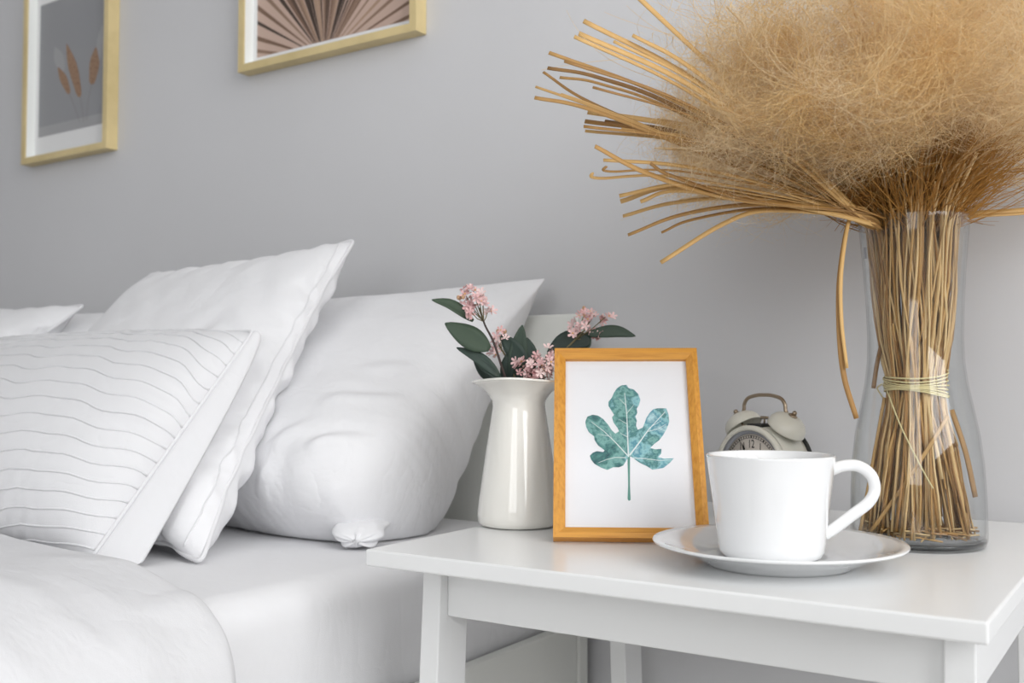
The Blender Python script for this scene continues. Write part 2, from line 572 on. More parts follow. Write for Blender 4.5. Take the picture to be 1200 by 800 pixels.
def pillow(name, sim, corners, thick, mat, label, group, slump=0.25, sag=0.0, flip=False, clamp=None, warp=None, sub=1, floor_z=MZ + 0.001, straight=0.6, plump=0.0):
    """corners: bottom-left, bottom-right, top-right, top-left in the room; returns root, surface function"""
    P = sim.copy()
    if flip:
        P = P[:, ::-1].copy()
        P[..., 0] *= -1
    def fine(A, axis):
        B = np.repeat(A, 2, axis=axis)
        B = np.moveaxis(B, axis, 0)[:-1]
        C2 = np.moveaxis(A, axis, 0)
        B[0::2] = C2
        B[1::2] = 0.5 * (C2[:-1] + C2[1:])
        return np.moveaxis(B, 0, axis)
    P = fine(fine(P, 1), 2)
    N, Mn = P.shape[1:3]
    if not isinstance(thick, tuple):
        thick = (thick, thick)
    thick = np.array(thick)[:, None, None]
    rx = np.abs(P[0, (0, -1), :, 0]).mean(0)          # how far the side seams are drawn in, row by row
    ry = np.abs(P[0, :, (0, -1), 1]).mean(0)
    fx = 1 + straight * (rx.max() / rx - 1)
    fy = 1 + straight * (ry.max() / ry - 1)
    P[..., 0] *= fx[None, None, :]
    P[..., 1] *= fy[None, :, None]
    x, y, z = P[..., 0], P[..., 1], P[..., 2]
    u = (x - x.min()) / (x.max() - x.min())
    v = (y - y.min()) / (y.max() - y.min())
    if plump:
        for sg in (-1, 1):          # round off the two lower corners
            A_ = np.clip((sg * (u - 0.5) - 0.12) / 0.38, 0, 1)
            B_ = np.clip((0.42 - v) / 0.42, 0, 1)
            A2, B2 = A_ * np.sqrt(1 - B_ ** 2 / 2), B_ * np.sqrt(1 - A_ ** 2 / 2)
            u = u + sg * 0.38 * (A2 - A_) * 0.75
            v = v - 0.42 * (B2 - B_) * 0.75
    bl, br, tr, tl = (np.array(c, float) for c in corners)
    W = lambda a: a[..., None]
    base = W((1 - u) * (1 - v)) * bl + W(u * (1 - v)) * br + W(u * v) * tr + W((1 - u) * v) * tl
    ex = (br + tr - bl - tl)
    ey = (tl + tr - bl - br)
    nr = np.cross(ex, ey)
    nr /= np.linalg.norm(nr)           # faces the room (-y, up)
    zz = z * thick * (1 + slump * (0.5 - v) * 2)
    if plump:
        ed = np.clip(np.minimum(np.minimum(np.arange(N), np.arange(N)[::-1])[:, None], np.minimum(np.arange(Mn), np.arange(Mn)[::-1])[None, :]) / 14.0, 0, 1)
        ed = np.sqrt(1 - (1 - ed) ** 2)
        bul = plump * ed[None] * (np.exp(-(((u - 0.92) / 0.30) ** 2 + ((v - 0.12) / 0.30) ** 2)) + np.exp(-(((u - 0.08) / 0.30) ** 2 + ((v - 0.12) / 0.30) ** 2)))
        zz = zz + np.array([1.0, -1.0])[:, None, None] * bul
    Q = base + W(zz) * nr
    if sag:
        Q[..., 2] -= sag * np.sin(PI * u) * v
    if warp is not None:
        Q = warp(Q, u, v, nr)
    Q[..., 2] = np.maximum(Q[..., 2], floor_z)
    if clamp is not None:
        Q = clamp(Q)
    for tree in BODIES:
        for s in (0, 1):
            for i in range(N):
                for j in range(Mn):
                    p_ = Vector(Q[s, i, j])
                    hit, nrm, _, dist = tree.find_nearest(p_, 0.12)
                    if hit is not None and (p_ - hit).dot(nrm) < 0.0015:
                        Q[s, i, j] = hit + nrm * 0.0015
    verts, faces, idx = [], [], -np.ones((2, N, Mn), int)
    for s in (0, 1):
        for i in range(N):
            for j in range(Mn):
                if s == 1 and (i in (0, N - 1) or j in (0, Mn - 1)):
                    idx[1, i, j] = idx[0, i, j]
                    continue
                idx[s, i, j] = len(verts)
                verts.append(Q[s, i, j])
    for s in (0, 1):
        for i in range(N - 1):
            for j in range(Mn - 1):
                f = (int(idx[s, i, j]), int(idx[s, i + 1, j]), int(idx[s, i + 1, j + 1]), int(idx[s, i, j + 1]))
                faces.append(f if s == 0 else f[::-1])
    BODIES.append(BVHTree.FromPolygons([Vector(q) for q in verts], faces))
    c = Q.reshape(-1, 3).mean(0)
    c[2] = Q[..., 2].min()
    root = empty(name, c)
    tag(root, label, 'pillow', group)
    o = mesh_obj('cover', [q - c for q in verts], faces, mat, root)
    md = o.modifiers.new('smooth', 'SUBSURF')
    md.levels = md.render_levels = sub
    ring = [(i, 0) for i in range(N)] + [(N - 1, j) for j in range(1, Mn)] + [(i, Mn - 1) for i in range(N - 2, -1, -1)] + [(0, j) for j in range(Mn - 2, 0, -1)]
    return root, Q, c, ring


def seam_of(root, Q, c, ring, rad, mat, name='seam'):
    pts = [Vector(Q[0, i, j] - c) for i, j in ring]
    n = len(pts)
    path = [(pts[k - 1] + pts[k] + pts[(k + 1) % n]) / 3 for k in range(n)]
    vs_, fs = tube(path + [path[0]], rad, 6, cap=False)
    return mesh_obj(name, vs_, fs, mat, root)


def back_limit(Q):
    Q = Q.copy()
    Q[..., 1] = np.where(Q[..., 2] < 0.752, np.minimum(Q[..., 1], 1.107), np.minimum(Q[..., 1], 1.155))
    return Q


simC = get_sim('C', 66, 52, 0.62, 0.46, 0.125, 190, 5)
simB = get_sim('B', 62, 58, 0.52, 0.50, 0.105, 190, 8)
simA = get_sim('A', 60, 40, 0.58, 0.36, 0.110, 150, 21)



def crumple(cu, cv, creases, puck, seed, lump=0.003):
    """creases: arcs round the squashed corner (cu, cv): (distance, from angle, to angle, depth, width); puck: gathers along the bottom seam"""
    def win(x, a, b, e=0.12):
        return max(0.0, min(1.0, (x - a) / e)) * max(0.0, min(1.0, (b - x) / e))
    def f(Q, u, v, nr):
        N, Mn = u.shape[1:]
        out = Q.copy()
        for s in (0, 1):
            for i in range(N):
                for j in range(Mn):
                    a, b = u[s, i, j], v[s, i, j]
                    dx_, dy_ = (a - cu) * 1.3, b - cv
                    d, an = math.hypot(dx_, dy_), math.atan2(dy_, -dx_ if cu > 0.5 else dx_)
                    e = min(1.0, 7 * min(a, 1 - a, b, 1 - b) + 0.15)
                    wv = 0.05 * noise.noise(Vector((a * 3 + seed, b * 3, 1.0))) + 0.02 * noise.noise(Vector((a * 9 + seed, b * 9, 1.0)))
                    g = 0.0
                    for (d0, a0, a1, dep, wd) in creases:
                        w = win(an, a0, a1)
                        if w > 0:
                            q = d - d0 - wv
                            g += w * dep * (math.exp(-(q / wd) ** 2) - 0.7 * math.exp(-((q - 1.7 * wd) / (1.2 * wd)) ** 2))
                    g += puck * math.sin(a * 60 + 4 * noise.noise(Vector((a * 9, seed, 0)))) * math.exp(-b / 0.09)
                    g += lump * noise.noise(Vector((a * 5, b * 6, seed + s))) + lump * 0.6 * noise.noise(Vector((a * 13 + b * 5, b * 12, seed + s)))
                    out[s, i, j] += nr * (g * e * (1 if s == 0 else -1))
        return out
    return f


CR_C = [(0.15, 0.55, 1.45, 0.0045, 0.015), (0.25, 0.70, 1.35, 0.0055, 0.018), (0.33, 0.45, 0.85, 0.0035, 0.02), (0.41, 0.90, 1.42, 0.0048, 0.02), (0.55, 1.05, 1.38, 0.003, 0.022), (0.30, 0.05, 0.40, 0.004, 0.022)]
CR_B = [(0.22, 0.2, 1.2, 0.006, 0.03), (0.42, 0.3, 0.8, 0.007, 0.03), (0.62, 0.8, 1.2, 0.004, 0.04)]
CR_D = [(0.3, 0.3, 1.0, 0.004, 0.03)]

def lump_fold(r_, p0, p1):
    """the gathered ear of the pillowcase: pleats that run from the pillow out to the sheet"""
    p0, p1 = Vector(p0), Vector(p1)
    ax_ = (p1 - p0).normalized()
    sd_ = ax_.cross(Vector((0, 0, 1))).normalized()
    up_ = sd_.cross(ax_)
    ns, nt = 26, 72
    vs_, fs = [], []
    for i in range(ns + 1):
        t = i / ns
        r = 0.032 - 0.008 * t
        if t > 0.72:
            r *= math.sqrt(max(0.0, 1 - ((t - 0.72) / 0.285) ** 2))
        for k in range(nt):
            a = 2 * PI * k / nt
            w = 1 + (0.02 + 0.05 * t) * (math.sin(5 * a + 2.5 * t + 1.8 * math.sin(a + 0.6)) + 0.7 * math.sin(3 * a + 1 - 2 * t)) + 0.22 * noise.noise(Vector((math.cos(a) * 1.6, math.sin(a) * 1.6, t * 3)))
            q = p0 + (p1 - p0) * t + ax_ * (0.010 * t * noise.noise(Vector((math.cos(a) * 2.2, math.sin(a) * 2.2, 4)))) + sd_ * (r * w * math.cos(a)) + up_ * (r * w * 0.44 * math.sin(a))
            q.z = max(q.z, MZ + 0.0015)
            vs_.append(q - Vector(r_[2]))
    for i in range(ns):
        for k in range(nt):
            z_ = (k + 1) % nt
            fs.append((i * nt + k, i * nt + z_, (i + 1) * nt + z_, (i + 1) * nt + k))
    fs.append(tuple(ns * nt + k for k in range(nt)))
    return mesh_obj('corner_fold', vs_, fs, MAT['linen'], r_[0])


rC = pillow('pillow', simC, [(-1.32, 0.84, 0.515), (-0.700, 0.790, 0.484), (-0.668, 1.100, 0.792), (-1.29, 1.10, 0.785)], (0.48, 1.3), MAT['linen'],
            'big plump white pillow with a crumpled lower corner beside the white nightstand', None, 0.30, 0.0, False, back_limit, crumple(1.0, 0.0, CR_C, 0.005, 1.7), 1, plump=0.030)
lump_fold(rC, (-0.770, 0.872, 0.508), (-0.726, 0.812, 0.4945))
rE = pillow('pillow', simC, [(-2.22, 0.86, 0.50), (-1.43, 0.86, 0.50), (-1.44, 1.095, 0.778), (-2.20, 1.095, 0.778)], (0.8, 0.9), MAT['linen'],
            'white pillow propped on the headboard, mostly hidden behind two other pillows', None, 0.3, 0.0, True, back_limit)
rB = pillow('pillow', simB, [(-1.33, 0.70, 0.50), (-0.800, 0.672, 0.487), (-0.888, 0.985, 0.842), (-1.325, 1.010, 0.826)], (0.50, 0.55), MAT['linen_smooth'],
            'tall white pillow with a stitched hem, wedged upright behind the ribbed cushion', None, 0.25, 0.0, False, back_limit, crumple(1.0, 0.0, CR_B, 0.003, 4.0), 1)
seam_of(*rB, 0.0026, MAT['seam'], 'hem')
for r_ in (rB,):
    Q_ = r_[1]
    iu = int((Q_.shape[1] - 1) * 0.955)
    vs_, fs = tube([Vector(Q_[0, iu, j] - r_[2]) for j in range(3, Q_.shape[2] - 3)], 0.0011, 5)
    mesh_obj('hem_stitch', vs_, fs, MAT['seam'], r_[0])
rD = pillow('pillow', simB, [(-2.12, 0.70, 0.50), (-1.56, 0.70, 0.488), (-1.480, 1.0, 0.784), (-2.10, 1.0, 0.792)], (0.5, 0.6), MAT['linen_smooth'],
            'white pillow with a pointed corner, beyond the ribbed cushion, farthest from the nightstand', None, 0.2, 0.0, True, back_limit, crumple(1.0, 0.0, CR_D, 0.003, 2.0), 1)
seam_of(*rD, 0.0026, MAT['seam'], 'hem')

# ribbed cushion in front
rA = pillow('cushion', simA, [(-1.48, 0.575, 0.488), (-0.869, 0.600, 0.494), (-0.846, 0.779, 0.717), (-1.40, 0.800, 0.720)], (0.62, 0.45), MAT['linen_rib'],
            'white lumbar cushion with rows of wavy pintuck ribs, resting on the duvet edge', None, 0.30, 0.0, sub=1, straight=1.0)
rootA, QA, cA, ringA = rA
rootA['category'] = 'cushion'
seam_of(rootA, QA, cA, ringA, 0.0022, MAT['linen_rib'])
NA, MA = QA.shape[1:3]


def surfA(u, v, layer=0):
    a, b = u * (NA - 1), v * (MA - 1)
    i, j = min(int(a), NA - 2), min(int(b), MA - 2)
    s, t = a - i, b - j
    q = QA[layer]
    return Vector((q[i, j] * (1 - s) * (1 - t) + q[i + 1, j] * s * (1 - t) + q[i + 1, j + 1] * s * t + q[i, j + 1] * (1 - s) * t))


for k in range(17):
    v0 = 0.035 + k * 0.056
    pth = []
    for q in range(56):
        u = 0.004 + 0.992 * q / 55
        vv = v0 + 0.008 * math.sin(u * 30 + k * 0.6) + 0.004 * math.sin(u * 61 + k * 1.3)
        p = surfA(u, min(0.995, max(0.005, vv)))
        pth.append(p - Vector(cA) + Vector((0, -0.0002, 0.0003)))
    vs_, fs = tube(pth, 0.0012, 5, 1.0)
    mesh_obj('pintuck', vs_, fs, MAT['linen_rib'], rootA)
# plain flange down the open side of the cushion
fl_v, fl_f = [], []
for j in range(MA):
    t = j / (MA - 1)
    p = Vector(QA[0, NA - 1, j])
    wdt = 0.010 + 0.033 * (1 - t) ** 0.6
    nr = Vector((0.72, 0.52, -0.30)).normalized()
    for s, off in ((0, 0), (0.35, 0.004), (0.7, 0.004), (1.0, 0.0)):
        q_ = p + nr * (wdt * s) + Vector((0, -0.6, 0.8)) * off + Vector((0, 0, -0.006 * s * (1 - t)))
        q_.z = max(q_.z, MZ + 0.005)
        fl_v.append(q_ - Vector(cA))
for j in range(MA - 1):
    for s in range(3):
        a = j * 4 + s
        fl_f.append((a, a + 1, a + 5, a + 4))
fl = mesh_obj('flange', fl_v, fl_f, MAT['linen_rib'], rootA)
sd = fl.modifiers.new('thick', 'SOLIDIFY')
sd.thickness = 0.003
md = fl.modifiers.new('smooth', 'SUBSURF')
md.levels = md.render_levels = 1


# ------------------------------------------------------------------ duvet
def make_duvet():
    side = -0.635
    rx_, ry_ = 0.165, 0.070
    xs = []          # soft cross-section over the mattress edge: (x, z, nx, nz)
    for x in np.linspace(-2.2, side - rx_, 120):
        xs.append((x, MZ + 0.003, 0, 1))
    for a in np.linspace(0, PI / 2, 40)[1:]:
        n_ = Vector((math.sin(a) / rx_, math.cos(a) / ry_)).normalized()
        xs.append((side - rx_ + rx_ * math.sin(a), MZ + 0.003 - ry_ + ry_ * math.cos(a), n_.x, n_.y))
    for z in np.linspace(MZ + 0.003 - ry_, 0.372, 8)[1:]:
        xs.append((side, z, 1, 0))
    def hug(f):          # the mattress surface itself, f = 0 on top .. 1 down the side
        rad, x0, x1 = 0.034, side - rx_, -0.648
        flat, arc, drop = (x1 - rad) - x0, rad * PI / 2, ry_ - rad
        q = f * (flat + arc + drop)
        if q < flat:
            return (x0 + q, MZ + 0.002)
        if q < flat + arc:
            an = (q - flat) / rad
            return (x1 - rad + (rad + 0.002) * math.sin(an), MZ - rad + (rad + 0.002) * math.cos(an))
        return (x1 + 0.002, MZ - rad - (q - flat - arc))
    under = []
    for i, (x, z, nx, nz) in enumerate(xs):
        if i < 120:
            under.append((x, MZ + 0.002))
        elif i < 159:
            under.append(hug((i - 119) / 39))
        else:
            under.append((-0.646 + 0.020 * min(1, (i - 158) / 4), z))
    rr = []          # along the bed: (y, height factor)
    head = 0.562
    for a in np.linspace(0, PI, 13):
        rr.append((head - 0.014 * (1 - math.sin(a)), 0.5 - 0.5 * math.cos(a)))
    for y in np.linspace(head - 0.02, -0.8, 130):
        rr.append((y, 1.0))
    verts, faces = [], []
    for i, (x, z, nx, nz) in enumerate(xs):
        s = i / len(xs)
        for (y, hf) in rr:
            p = Vector((x, y, z))
            d = head - y
            puff = 0.024 + 0.012 * (1 - math.exp(-max(d, 0) / 0.2))
            w1 = noise.noise(Vector((x * 5 + y * 2.4, y * 15 - x * 3, z * 5)))
            w2 = noise.noise(Vector((x * 13 + 7 + y * 8, y * 26, z * 12)))
            w3 = noise.noise(Vector((x * 2.6, y * 3.2, 4.0 + z * 3)))
            r1 = 1 - abs(noise.noise(Vector((x * 6 + 3 + y * 5, y * 11 - 3 * x, 9 + z * 6)))) * 2
            hh = puff + (0.004 * w1 + 0.003 * w2 + 0.006 * w3 + 0.006 * max(0, r1) ** 2) * min(1, 0.35 + d * 4)
            hh = max(hh, 0.004)
            hh *= 1 - 0.25 * nx ** 4
            edge = 0.012 * noise.noise(Vector((x * 4 + z * 5, 3.3, 0))) + 0.012 * max(0, min(1, (-0.78 - x) / 0.22))
            yy = y + (edge if d < 0.12 else edge * max(0, 1 - (d - 0.12) / 0.3))
            ux, uz = under[i]
            tx, tz = x + nx * hh, z + nz * hh
            cx_, cz_, rm_ = -0.682, MZ - 0.034, 0.044       # stay clear of the mattress corner
            if tx > cx_ and tz > cz_:
                dm_ = math.hypot(tx - cx_, tz - cz_)
                if dm_ < rm_:
                    tx, tz = cx_ + (tx - cx_) * rm_ / dm_, cz_ + (tz - cz_) * rm_ / dm_
            elif tx <= cx_:
                tz = max(tz, MZ + 0.010)
            else:
                tx = max(tx, -0.624)
            verts.append((ux + (tx - ux) * hf, yy, uz + (tz - uz) * hf))
    nr_ = len(rr)
    for i in range(len(xs) - 1):
        for j in range(nr_ - 1):
            faces.append((i * nr_ + j, i * nr_ + j + 1, (i + 1) * nr_ + j + 1, (i + 1) * nr_ + j))
    o = mesh_obj('duvet', verts, faces, MAT['linen_duvet'])
    md = o.modifiers.new('smooth', 'SUBSURF')
    md.levels = md.render_levels = 1
    tag(o, 'soft rumpled white duvet spread over the bed and hanging over its side', 'duvet')
    return o


make_duvet()

# ------------------------------------------------------------------ nightstand
TZ = 0.52
TX0, TX1, TY0, TY1 = -0.578, -0.098, 0.658, 1.140
ns = tag(empty('nightstand', ((TX0 + TX1) / 2, (TY0 + TY1) / 2, 0)), 'white lacquered nightstand with thin top and narrow splayed legs', 'nightstand')
nx_, ny_ = (TX0 + TX1) / 2, (TY0 + TY1) / 2


def ns_box(nm, x0, x1, y0, y1, z0, z1, bev=0.0012):
    return box(nm, x0 - nx_, x1 - nx_, y0 - ny_, y1 - ny_, z0, z1, MAT['lacquer'], ns, bev)


ns_box('tabletop', TX0, TX1, TY0, TY1, TZ - 0.0138, TZ, 0.0016)
LZ = TZ - 0.0139
for (x0, x1) in ((-0.5565, -0.5370), (-0.1325, -0.1130)):
    for sgn, yc in ((-1, 0.731), (1, 1.067)):
        bm = bmesh.new()
        add_box(bm, x0 - nx_, x1 - nx_, yc - 0.021 - ny_, yc + 0.021 - ny_, 0, LZ, 0.0012, 2)
        for v in bm.verts:
            v.co.y += sgn * 0.06 * (LZ - v.co.z)
        bm_obj('leg', bm, MAT['lacquer'], ns)
ns_box('apron', -0.5369, -0.1326, 0.7185, 0.7345, 0.458, LZ)
ns_box('apron', -0.5369, -0.1326, 1.0635, 1.0795, 0.458, LZ)
ns_box('apron', -0.5545, -0.5400, 0.7535, 1.0445, 0.458, LZ)
ns_box('apron', -0.1300, -0.1145, 0.7535, 1.0445, 0.458, LZ)


# ------------------------------------------------------------------ framed pictures on the wall
def wall_frame(x0, x1, z0, z1, label, mat_w, pic):
    root = tag(empty('picture_frame', ((x0 + x1) / 2, WALL_Y, z0)), label, 'picture frame', None)
    xc = (x0 + x1) / 2
    a, b, h = x0 - xc, x1 - xc, z1 - z0
    mw, d = 0.0122, 0.0245
    PW = MAT['pale_wood']
    def prism(nm, quad, mt=PW):
        # quad: outline in x,z ; extruded from wall to front
        v = [(x, -0.0005, z) for x, z in quad] + [(x, -d, z) for x, z in quad]
        return mesh_obj(nm, v, [(0, 1, 2, 3), (7, 6, 5, 4), (0, 4, 5, 1), (1, 5, 6, 2), (2, 6, 7, 3), (3, 7, 4, 0)], mt, root, False)
    prism('frame_rail', [(a, 0), (a + mw, mw), (b - mw, mw), (b, 0)])
    prism('frame_rail', [(a, h), (b, h), (b - mw, h - mw), (a + mw, h - mw)])
    prism('frame_stile', [(a, 0), (a, h), (a + mw, h - mw), (a + mw, mw)])
    prism('frame_stile', [(b, 0), (b - mw, mw), (b - mw, h - mw), (b, h)])
    lt = 0.0012
    i0, i1, k0, k1 = a + mw, b - mw, mw, h - mw
    for (q0, q1, q2, q3) in ((i0, i0 + lt, k0, k1), (i1 - lt, i1, k0, k1)):
        box('liner', q0, q1, -d + 0.003, -0.004, q2, q3, MAT['liner'], root)
    for (q2, q3) in ((k0, k0 + lt), (k1 - lt, k1)):
        box('liner', i0 + lt, i1 - lt, -d + 0.003, -0.004, q2, q3, MAT['liner'], root)
    box('mat_board', i0 + 0.0002, i1 - 0.0002, -0.0038, -0.0015, k0 + 0.0002, k1 - 0.0002, MAT['mat_board'], root)
    mx0, mx1, mz0, mz1 = i0 + mat_w[0], i1 - mat_w[1], k0 + mat_w[2], k1 - mat_w[3]
    pic(root, mx0, mx1, mz0, mz1, -0.0040)
    return root


photo_grey = M('grey_photo').base((150, 151, 154), 0.6).m
photo_grey2 = plain('grey_photo_table', (166, 166, 168), 0.6)
photo_brown = wood('brown_grass_print', (112, 84, 66), (158, 128, 104), (120, 120, 120), 0.7)
photo_pale = plain('pale_grass_print', (164, 164, 166), 0.7)
photo_stalk = plain('grey_stalk_print', (138, 132, 128), 0.7)


def grass_photo(root, x0, x1, z0, z1, y):
    ph = box('photo_print', x0, x1, y, y + 0.0002, z0, z1, photo_grey, root)
    W, H = x1 - x0, z1 - z0
    poly_mesh('printed_tabletop', [(x0, z0), (x1, z0), (x1, z0 + 0.075 * H), (x0, z0 + 0.075 * H)], -y + 0.0001, photo_grey2, ph)
    def spike(cx, cz, ln, w, ang, mt, lift=0.0003):
        pts = []
        for k in range(18):
            a = 2 * PI * k / 18
            t = math.cos(a)
            s = math.sin(a) * (1 - 0.35 * t) * (1 + 0.18 * math.sin(k * 5.1))
            px, pz = s * w / 2, t * ln / 2
            pts.append((x0 + W * cx + px * math.cos(ang) - pz * math.sin(ang), z0 + H * cz + px * math.sin(ang) + pz * math.cos(ang)))
        poly_mesh('printed_grass_head', pts, -y + lift, mt, ph)
    spike(0.30, 0.55, 0.060, 0.026, 0.5, photo_pale, 0.00025)
    spike(0.90, 0.58, 0.070, 0.020, -0.2, photo_pale, 0.00027)
    spike(0.52, 0.44, 0.120, 0.024, 0.40, photo_brown, 0.00035)
    spike(0.38, 0.385, 0.070, 0.018, 0.60, photo_brown, 0.00040)
    spike(0.82, 0.43, 0.070, 0.028, -0.15, photo_brown, 0.00045)
    for l in ([(0.62, 0.24), (0.66, 0.14), (0.68, 0.04)], [(0.46, 0.28), (0.56, 0.15), (0.62, 0.05)], [(0.79, 0.31), (0.74, 0.18), (0.72, 0.05)]):
        poly_mesh('printed_stalk', strip2([(x0 + W * u, z0 + H * v) for u, v in l], 0.0016, 0.0012), -y + 0.0002, photo_stalk, ph)


palm_cols = [plain('palm_print_%s' % n, c, 0.65) for n, c in (('dark', (66, 52, 44)), ('brown', (122, 96, 80)), ('tan', (168, 140, 118)), ('mid', (142, 116, 98)), ('shade', (92, 72, 60)))]
palm_bg = plain('palm_print_ground', (196, 170, 156), 0.65)


def palm_photo(root, x0, x1, z0, z1, y):
    ph = box('photo_print', x0, x1, y, y + 0.0002, z0, z1, palm_bg, root)
    rg = random.Random(4)
    W, H = x1 - x0, z1 - z0
    cx, cz = x0 + W * 0.47, z0 - 0.028
    n = 46
    for k in range(n):
        a = R(10 + 160 * (k + 0.5) / n) + rg.uniform(-0.012, 0.012)
        fan = abs(a - PI / 2)
        if fan > 0.72 and k % 2:
            continue
        L = 0.30 * (1.0 if fan < 1.0 else 1.0 - 0.2 * (fan - 1.0))
        hw = R(160 / n) * (0.38 if fan > 0.72 else 0.52) * rg.uniform(0.7, 1.0)
        pts = []
        for (r, s) in ((0.02, -0.5), (L, -1), (L, 1), (0.02, 0.5)):
            pts.append((cx + r * math.cos(a + hw * s), cz + r * math.sin(a + hw * s)))
        # clip to the print
        def clip(pp, f):
            out = []
            for i in range(len(pp)):
                p, q = pp[i - 1], pp[i]
                fp, fq = f(p), f(q)
                if fp >= 0:
                    out.append(p)
                if (fp >= 0) != (fq >= 0):
                    t = fp / (fp - fq)
                    out.append((p[0] + (q[0] - p[0]) * t, p[1] + (q[1] - p[1]) * t))
            return out
        e = 0.0004
        for f in (lambda p: p[0] - x0 - e, lambda p: x1 - e - p[0], lambda p: p[1] - z0 - e, lambda p: z1 - e - p[1]):
            pts = clip(pts, f)
            if len(pts) < 3:
                break
        if len(pts) < 3:
            continue
        m = palm_cols[(k * 7 + rg.randrange(3)) % 5]
        if abs(a - R(112)) < 0.07 or abs(a - R(66)) < 0.05:
            m = palm_cols[0]
        poly_mesh('printed_palm_rib', pts, -y + 0.0001 + 0.000003 * k, m, ph)


wall_frame(-1.890, -1.6213, 1.0845, 1.455, 'pale wood box frame holding a grey photo of brown dried grass heads', (0.012, 0.018, 0.042, 0.042), grass_photo)
wall_frame(-1.277, -0.9075, 1.164, 1.434, 'pale wood box frame holding a brown photo of a fanned palm leaf', (0.010, 0.014, 0.014, 0.014), palm_photo)


# ------------------------------------------------------------------ enamel jug
JX, JY = -0.548, 0.850
jug = tag(empty('jug', (JX, JY, TZ + 0.0002), R(110)), 'cream enamel jug with flared lip holding pink flower sprigs', 'jug')
# local +x is the handle side, -x the pouring lip
outer = [(0.0, 0.0), (0.033, 0.0), (0.0385, 0.0016), (0.0405, 0.006), (0.0410, 0.012), (0.0398, 0.022), (0.0365, 0.045), (0.0328, 0.070), (0.0292, 0.094), (0.0268, 0.109), (0.0258, 0.116),
         (0.0265, 0.122), (0.0302, 0.128), (0.0362, 0.1335), (0.0420, 0.1368), (0.0446, 0.1382)]
inner = [(0.0453, 0.1394), (0.0444, 0.1402), (0.0385, 0.1380), (0.0320, 0.1345), (0.0270, 0.127), (0.0242, 0.119), (0.0240, 0.114), (0.0285, 0.094), (0.0365, 0.045), (0.0385, 0.012), (0.030, 0.004), (0.0, 0.003)]
vs_, fs = lathe(outer + inner, 72)
out = []
for (x, y, z) in vs_:
    if z > 0.116:
        a = math.atan2(y, -x)          # 0 at the lip
        g = (z - 0.116) / 0.024
        k = math.exp(-(a / 0.5) ** 2)
        rr_ = math.hypot(x, y)
        f = 1 + 0.13 * k * g * g
        x, y = x * f, y * f
        z += 0.0045 * g * g * (-x / 0.04) * 0.55 + 0.001 * k * g
    out.append((x, y, z))
mesh_obj('body', out, fs, MAT['enamel'], jug)
ring_ = [Vector(p) for p in out[len(outer) * 72:(len(outer) + 1) * 72]]
vs_, fs = tube(ring_ + [ring_[0]], 0.0013, 8, cap=False)
mesh_obj('rolled_rim', vs_, fs, MAT['enamel'], jug)
hp = catmull([(0.0345, 0, 0.1325), (0.0445, 0, 0.1345), (0.0545, 0, 0.128), (0.0600, 0, 0.110), (0.0590, 0, 0.085), (0.0520, 0, 0.062), (0.0380, 0, 0.050), (0.0365, 0, 0.049)], 8)
vs_, fs = tube(hp, 0.0048, 12, 0.55, up=(0, 1, 0))
vs_, fs = tube(hp, [0.0050] * len(hp), 12, 0.6, up=(0.0, 0.0, 1.0))
mesh_obj('handle', vs_, fs, MAT['enamel'], jug)


# ------------------------------------------------------------------ flower sprigs
def floret_mesh():
    vs_, fs = [], []
    for k in range(5):
        a = 2 * PI * k / 5
        ca, sa = math.cos(a), math.sin(a)
        b = len(vs_)
        for (r, s, z) in ((0.0, 0, 0.0), (0.0022, -0.0011, 0.0006), (0.0040, -0.0013, 0.0016), (0.0050, 0.0, 0.0015), (0.0040, 0.0013, 0.0016), (0.0022, 0.0011, 0.0006), (0.0030, 0, 0.0002)):
            vs_.append((r * ca - s * sa, r * sa + s * ca, z))
        fs += [(b, b + 1, b + 6), (b + 1, b + 2, b + 6), (b + 2, b + 3, b + 6), (b + 3, b + 4, b + 6), (b + 4, b + 5, b + 6), (b + 5, b, b + 6)]
    me = bpy.data.meshes.new('blossom')
    me.from_pydata(vs_, [], fs)
    me.materials.append(MAT['petal'])
    me.polygons.foreach_set('use_smooth', [True] * len(fs))
    return me


def ball_mesh(name, r, mat, u=8, v=6, sz=1.0):
    bm = bmesh.new()
    bmesh.ops.create_uvsphere(bm, u_segments=u, v_segments=v, radius=r)
    for q in bm.verts:
        q.co.z *= sz
    me = bpy.data.meshes.new(name)
    bm.to_mesh(me)
    bm.free()
    me.materials.append(mat)
    me.polygons.foreach_set('use_smooth', [True] * len(me.polygons))
    return me


FLO = floret_mesh()
ANT = ball_mesh('anther', 0.0008, MAT['anther'], 6, 4)
BUD = ball_mesh('bud', 0.0019, MAT['bud'], 7, 5, 1.25)


def leaf_part(root, org, path, width, face, curl=0.25, mat=None):
    """blade along a path of room points; face = rough direction the upper side looks to"""
    pts = catmull([Vector(p) - org for p in path], 6)
    n = len(pts)
    face = Vector(face).normalized()
    vs_, fs = [], []
    for i, p in enumerate(pts):
        t = i / (n - 1)
        d = (pts[min(i + 1, n - 1)] - pts[max(i - 1, 0)]).normalized()
        s = d.cross(face).normalized()
        nn = s.cross(d).normalized()
        w = width * 0.5 * (0.10 + 0.90 * math.sin(PI * min(1, 0.05 + 0.93 * t ** 0.85)) ** 1.05) if t < 0.999 else width * 0.03
        for q in (-1, -0.5, 0, 0.5, 1):
            vs_.append(p + s * (w * q) + nn * (abs(q) * w * curl))
    for i in range(n - 1):
        for q in range(4):
            a = i * 5 + q
            fs.append((a, a + 1, a + 6, a + 5))
    o = mesh_obj('leaf', vs_, fs, mat or MAT['leaf'], root)
    md = o.modifiers.new('thick', 'SOLIDIFY')
    md.thickness = 0.0006
    return o


